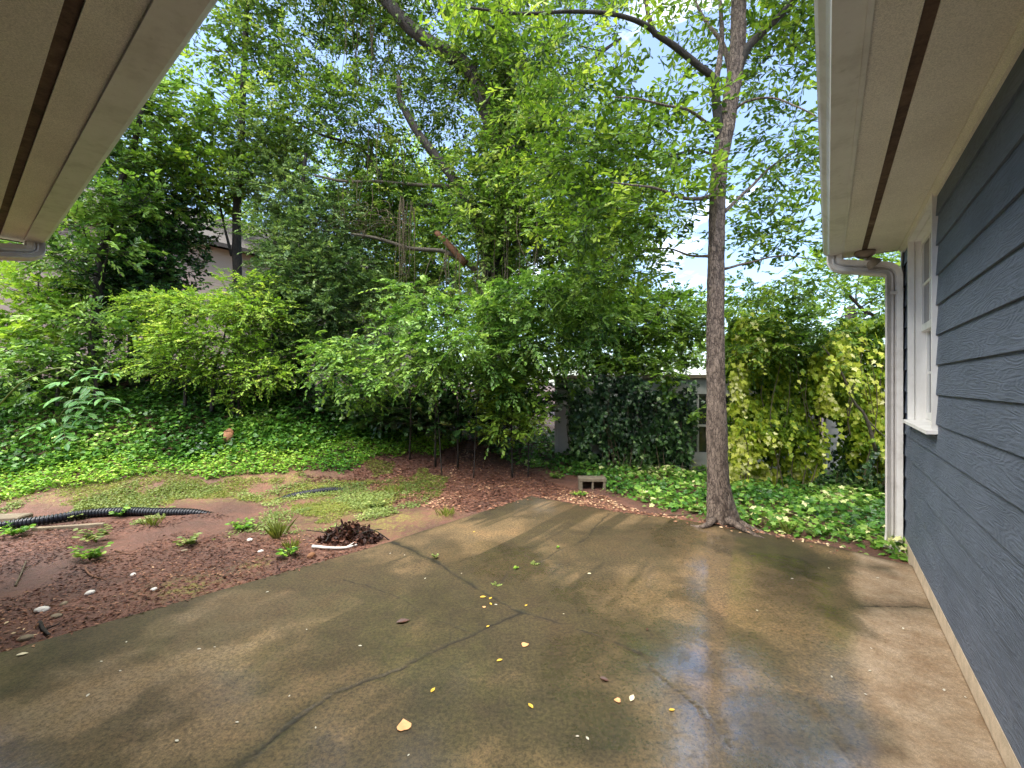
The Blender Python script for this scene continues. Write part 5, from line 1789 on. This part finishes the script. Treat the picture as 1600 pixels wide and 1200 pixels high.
def stone(name, label, x, y, r, seed, group=None, mat='white_stone', cat='stone', sq=(1.2, .9, .6)):
    import bmesh
    g = ghit(x, y)
    bm = bmesh.new()
    bmesh.ops.create_icosphere(bm, subdivisions=2, radius=1)
    co = np.array([v_.co[:] for v_ in bm.verts])
    f_ = .72 + .56 * fbm(co * 1.1 + seed * 3.3, seed, 3)
    for v_, q in zip(bm.verts, f_):
        v_.co = Vector((v_.co.x * sq[0], v_.co.y * sq[1], v_.co.z * sq[2])) * float(q) * r
    me = bpy.data.meshes.new(name)
    bm.to_mesh(me)
    bm.free()
    me.materials.append(MATS[mat])
    o = link(name, me, None, (g[0], g[1], g[2] + r * .25), rng.uniform(0, 6))
    o['label'], o['category'] = label, cat
    if group:
        o['group'] = group
    return o


for q, (x, y, r, lb) in enumerate([(65, 956, .036, 'largest white stone on the soil near the left patio corner'), (140, 929, .030, 'flat white stone in the middle of the bare soil'),
                                   (208, 900, .022, 'small white stone above the mossy patch'), (240, 922, .020, 'white pebble left of the mossy patch'),
                                   (390, 845, .026, 'white stone on soil left of the grass tuft'), (407, 863, .022, 'white pebble below the grass tuft'),
                                   (445, 866, .02, 'white pebble beside the tip of the white stick'), (88, 965, .026, 'tan stone beside the largest white stone'),
                                   (99, 945, .022, 'dull tan stone above the patio edge at left'), (288, 862, .024, 'brown clod beside the weed sprig'), (40, 1000, .03, 'dark clod at the left patio edge')]):
    stone('stone', lb, x, y, r, q + 1, 'loose stones on the soil', 'white_stone' if q < 7 else 'timber_grey')
stone('plastic_scrap', 'crumpled white plastic scrap caught in the bank leaves', 308, 704, .07, 40, None, 'plastic_scrap', 'litter', (1.3, .7, .6))
stone('brick_fragment', 'brown brick fragment at the patio edge by the white stick', 486, 870, .035, 44, None, 'stump_wood', 'brick', (1.3, .9, .8))

def stick(name, label, pxs, r, mat, lift=.01):
    pts = [ghit(x, y) + np.array([0, 0, lift]) for x, y in pxs]
    o = thing(name, label, 'stick', pts[0])
    limb(o, pts, r, r * .6, mat, 'shaft', 14, 7, .25, int(pxs[0][0]))
    a, b_ = pts[len(pts) // 2], pts[-1]
    limb(o, [a, a + (b_ - a) * .3 + np.array([.03, .05, .02])], r * .5, r * .3, mat, 'twig', 5, 5, .1, 7)


stick('fallen_stick', 'pale white barked stick lying at the patio edge', [(488, 858), (515, 860), (540, 859), (558, 854)], .016, 'white_stone', .015)
stick('fallen_stick', 'curved brown stick below the bright weed rosette', [(133, 890), (142, 902), (160, 908)], .008, 'broken_wood')
stick('fallen_stick', 'dark stick near the left corner of the patio', [(64, 976), (70, 988), (78, 996)], .012, 'dark_bark')
stick('fallen_stick', 'thin tan stick on soil at the far left', [(24, 918), (32, 900), (42, 880)], .007, 'vine_stem')
stick('fallen_stick', 'thin fallen twig below the grass in front of the pipe', [(180, 862), (200, 866), (214, 868)], .006, 'broken_wood')
stick('fallen_stick', 'pale thin stick at the mulch edge left of the oak', [(1038, 806), (1066, 806), (1096, 800)], .008, 'vine_stem')
stick('fallen_stick', 'fallen dead limb lying on the bank under the shrubs', [(395, 648), (430, 646), (470, 644), (520, 640)], .03, 'dark_bark', .06)

lp = ghit(546, 845)
pile = thing('leaf_pile', 'dark pile of dead leaves and roots at the patio edge', 'leaf pile', lp)
n = 700
a = rng.uniform(0, 2 * np.pi, n)
rr = rng.random(n) ** .6
B_ = np.stack([np.cos(a) * rr * .30, np.sin(a) * rr * .17, .17 * (1 - rr ** 2) * rng.random(n)], 1) + lp
fo = Foliage(OVAL)
fo.add(B_, rng.normal(size=(n, 3)), np.array([0, 0, .6]) + rng.normal(size=(n, 3)), .055 * rng.uniform(.5, 1.2, n), .017, np.clip(rng.normal(.08, .18, n), 0, 1))
fo.build('dead_leaves', 'litter_leaf', pile)
for q in range(9):
    c = np.array([rng.uniform(-.26, .26), rng.uniform(-.12, .12), .05])
    d_ = np.array([rng.normal(0, .15), rng.normal(0, .08), rng.uniform(-.02, .10)])
    MB().tube(smooth_path([c - d_, c + np.array([0, 0, .04]), c + d_], 8), np.linspace(.007, .003, 8), 5).build('root', 'dark_bark', pile)

# ------------------------------------------------------------------ fallen leaves on the patio
HEART = np.array([(0, 0, 0), (-.06, .25, .02), (.10, .46, .05), (.36, .50, .04), (.66, .30, .01), (1, 0, .03), (.66, -.30, .01), (.36, -.50, .05), (.10, -.46, .03), (-.06, -.25, .02)])
OVL = np.array([(0, 0, 0), (.12, .12, .04), (.38, .24, .07), (.68, .20, .05), (1, 0, .02), (.68, -.20, .03), (.38, -.24, .05), (.12, -.12, .03)])
def leaf_mesh(out, mat, L, curl=1.0):
    c = out.mean(0)
    c[2] = 0
    V = np.concatenate([out * np.array([1, 1, curl]), [c]]) * L
    n_ = len(out)
    top = [(i, (i + 1) % n_, n_) for i in range(n_)]
    V2 = np.concatenate([V + np.array([0, 0, .0012]), V])
    bot = [(n_ + 1 + (i + 1) % n_, n_ + 1 + i, 2 * n_ + 1) for i in range(n_)]
    rim = [(i, n_ + 1 + i, n_ + 1 + (i + 1) % n_, (i + 1) % n_) for i in range(n_)]
    return mesh('fallen_leaf', V2, [np.array(rim), np.array(top + bot)], mat)
LMC = {}
def fallen(x, y, kind, L, label, group, ang=None):
    mat = kind
    shp = HEART if kind == 'leaf_tan' else OVL
    key = (mat, L)
    if key not in LMC:
        LMC[key] = leaf_mesh(shp, mat, L, 1.6 if kind == 'leaf_brown' else 1.0)
    g = gz0(x, y)
    o = link('fallen_leaf' if kind != 'petal_white' else 'fallen_petal', LMC[key], None, (g[0], g[1], .004), rng.uniform(0, 6.28) if ang is None else ang)
    o['label'], o['category'] = label, 'leaf' if kind != 'petal_white' else 'petal'
    o['group'] = group
    return o


GL = 'fallen leaves on the wet patio'
fallen(632, 1142, 'leaf_tan', .062, 'large heart shaped tan leaf on the concrete nearest the camera', GL, 1.9)
fallen(985, 1097, 'leaf_pale', .048, 'pale cream leaf on the shiny wet concrete', GL, 1.0)
fallen(969, 1096, 'leaf_tan', .030, 'small tan leaf left of the pale cream leaf', GL, 3.0)
fallen(619, 974, 'leaf_brown', .085, 'dark brown curled leaf alone left of the long crack', GL, .3)
fallen(937, 1060, 'leaf_brown', .050, 'thin dark brown leaf on the shiny wet concrete', GL, -.6)
fallen(1011, 986, 'leaf_brown', .026, 'tiny black leaf bit just above the curved crack', GL, 1.2)
fallen(750, 934, 'leaf_yellow', .042, 'large yellow leaf of the cluster by the patio joint', GL, .2)
fallen(764, 937, 'leaf_yellow', .032, 'yellow leaf at the right of the cluster by the patio joint', GL, .9)
fallen(768, 946, 'leaf_yellow', .030, 'lower yellow leaf of the cluster by the patio joint', GL, 2.0)
fallen(758, 950, 'leaf_tan', .022, 'small tan leaf at the bottom of the cluster by the joint', GL, 2.6)
fallen(776, 1034, 'leaf_yellow', .034, 'small yellow leaf below the crack junction', GL, .4)
fallen(816, 1009, 'leaf_tan', .040, 'narrow orange leaf below the crack junction', GL, .2)
fallen(673, 1083, 'leaf_yellow', .034, 'yellow leaf above the large heart shaped leaf', GL, 1.1)
fallen(833, 1108, 'leaf_yellow', .036, 'star shaped yellow leaf left of the shiny wet area', GL, 2.2)
fallen(1045, 1111, 'leaf_yellow', .030, 'yellow leaf right of the pale cream leaf', GL, .1)
fallen(760, 981, 'leaf_yellow', .026, 'small yellow leaf beside the long crack', GL, .8)
fallen(820, 948, 'leaf_yellow', .026, 'small dull yellow leaf just above the crack junction', GL, .8)
fallen(918, 897, 'leaf_pale', .030, 'pale leaf near the mossy joint in mid patio', GL, .1)
fallen(739, 832, 'leaf_yellow', .030, 'yellow leaf near the left patio edge by the mulch', GL, .8)
fallen(25, 1025, 'leaf_pale', .05, 'pale tan leaf at the left corner of the patio', GL, .4)
for q, (x, y) in enumerate([(198, 1003), (314, 1015), (337, 1012), (186, 1049), (135, 1090), (451, 1090), (373, 1130), (279, 1160), (631, 868), (611, 865), (777, 946), (720, 897), (663, 905), (420, 925), (493, 1140),
                            (1296, 889), (1374, 904), (1363, 1015), (1361, 1049), (1475, 1081), (1510, 1092), (1181, 954), (1411, 984), (1350, 1085), (1300, 1060), (1240, 905), (882, 960), (905, 1152), (920, 1158), (640, 1180), (160, 1035), (560, 1010), (480, 985)]):
    fallen(x, y, 'petal_white', [.016, .021, .012][q % 3], 'tiny white petal scattered on the concrete patio', 'white petals on the patio')
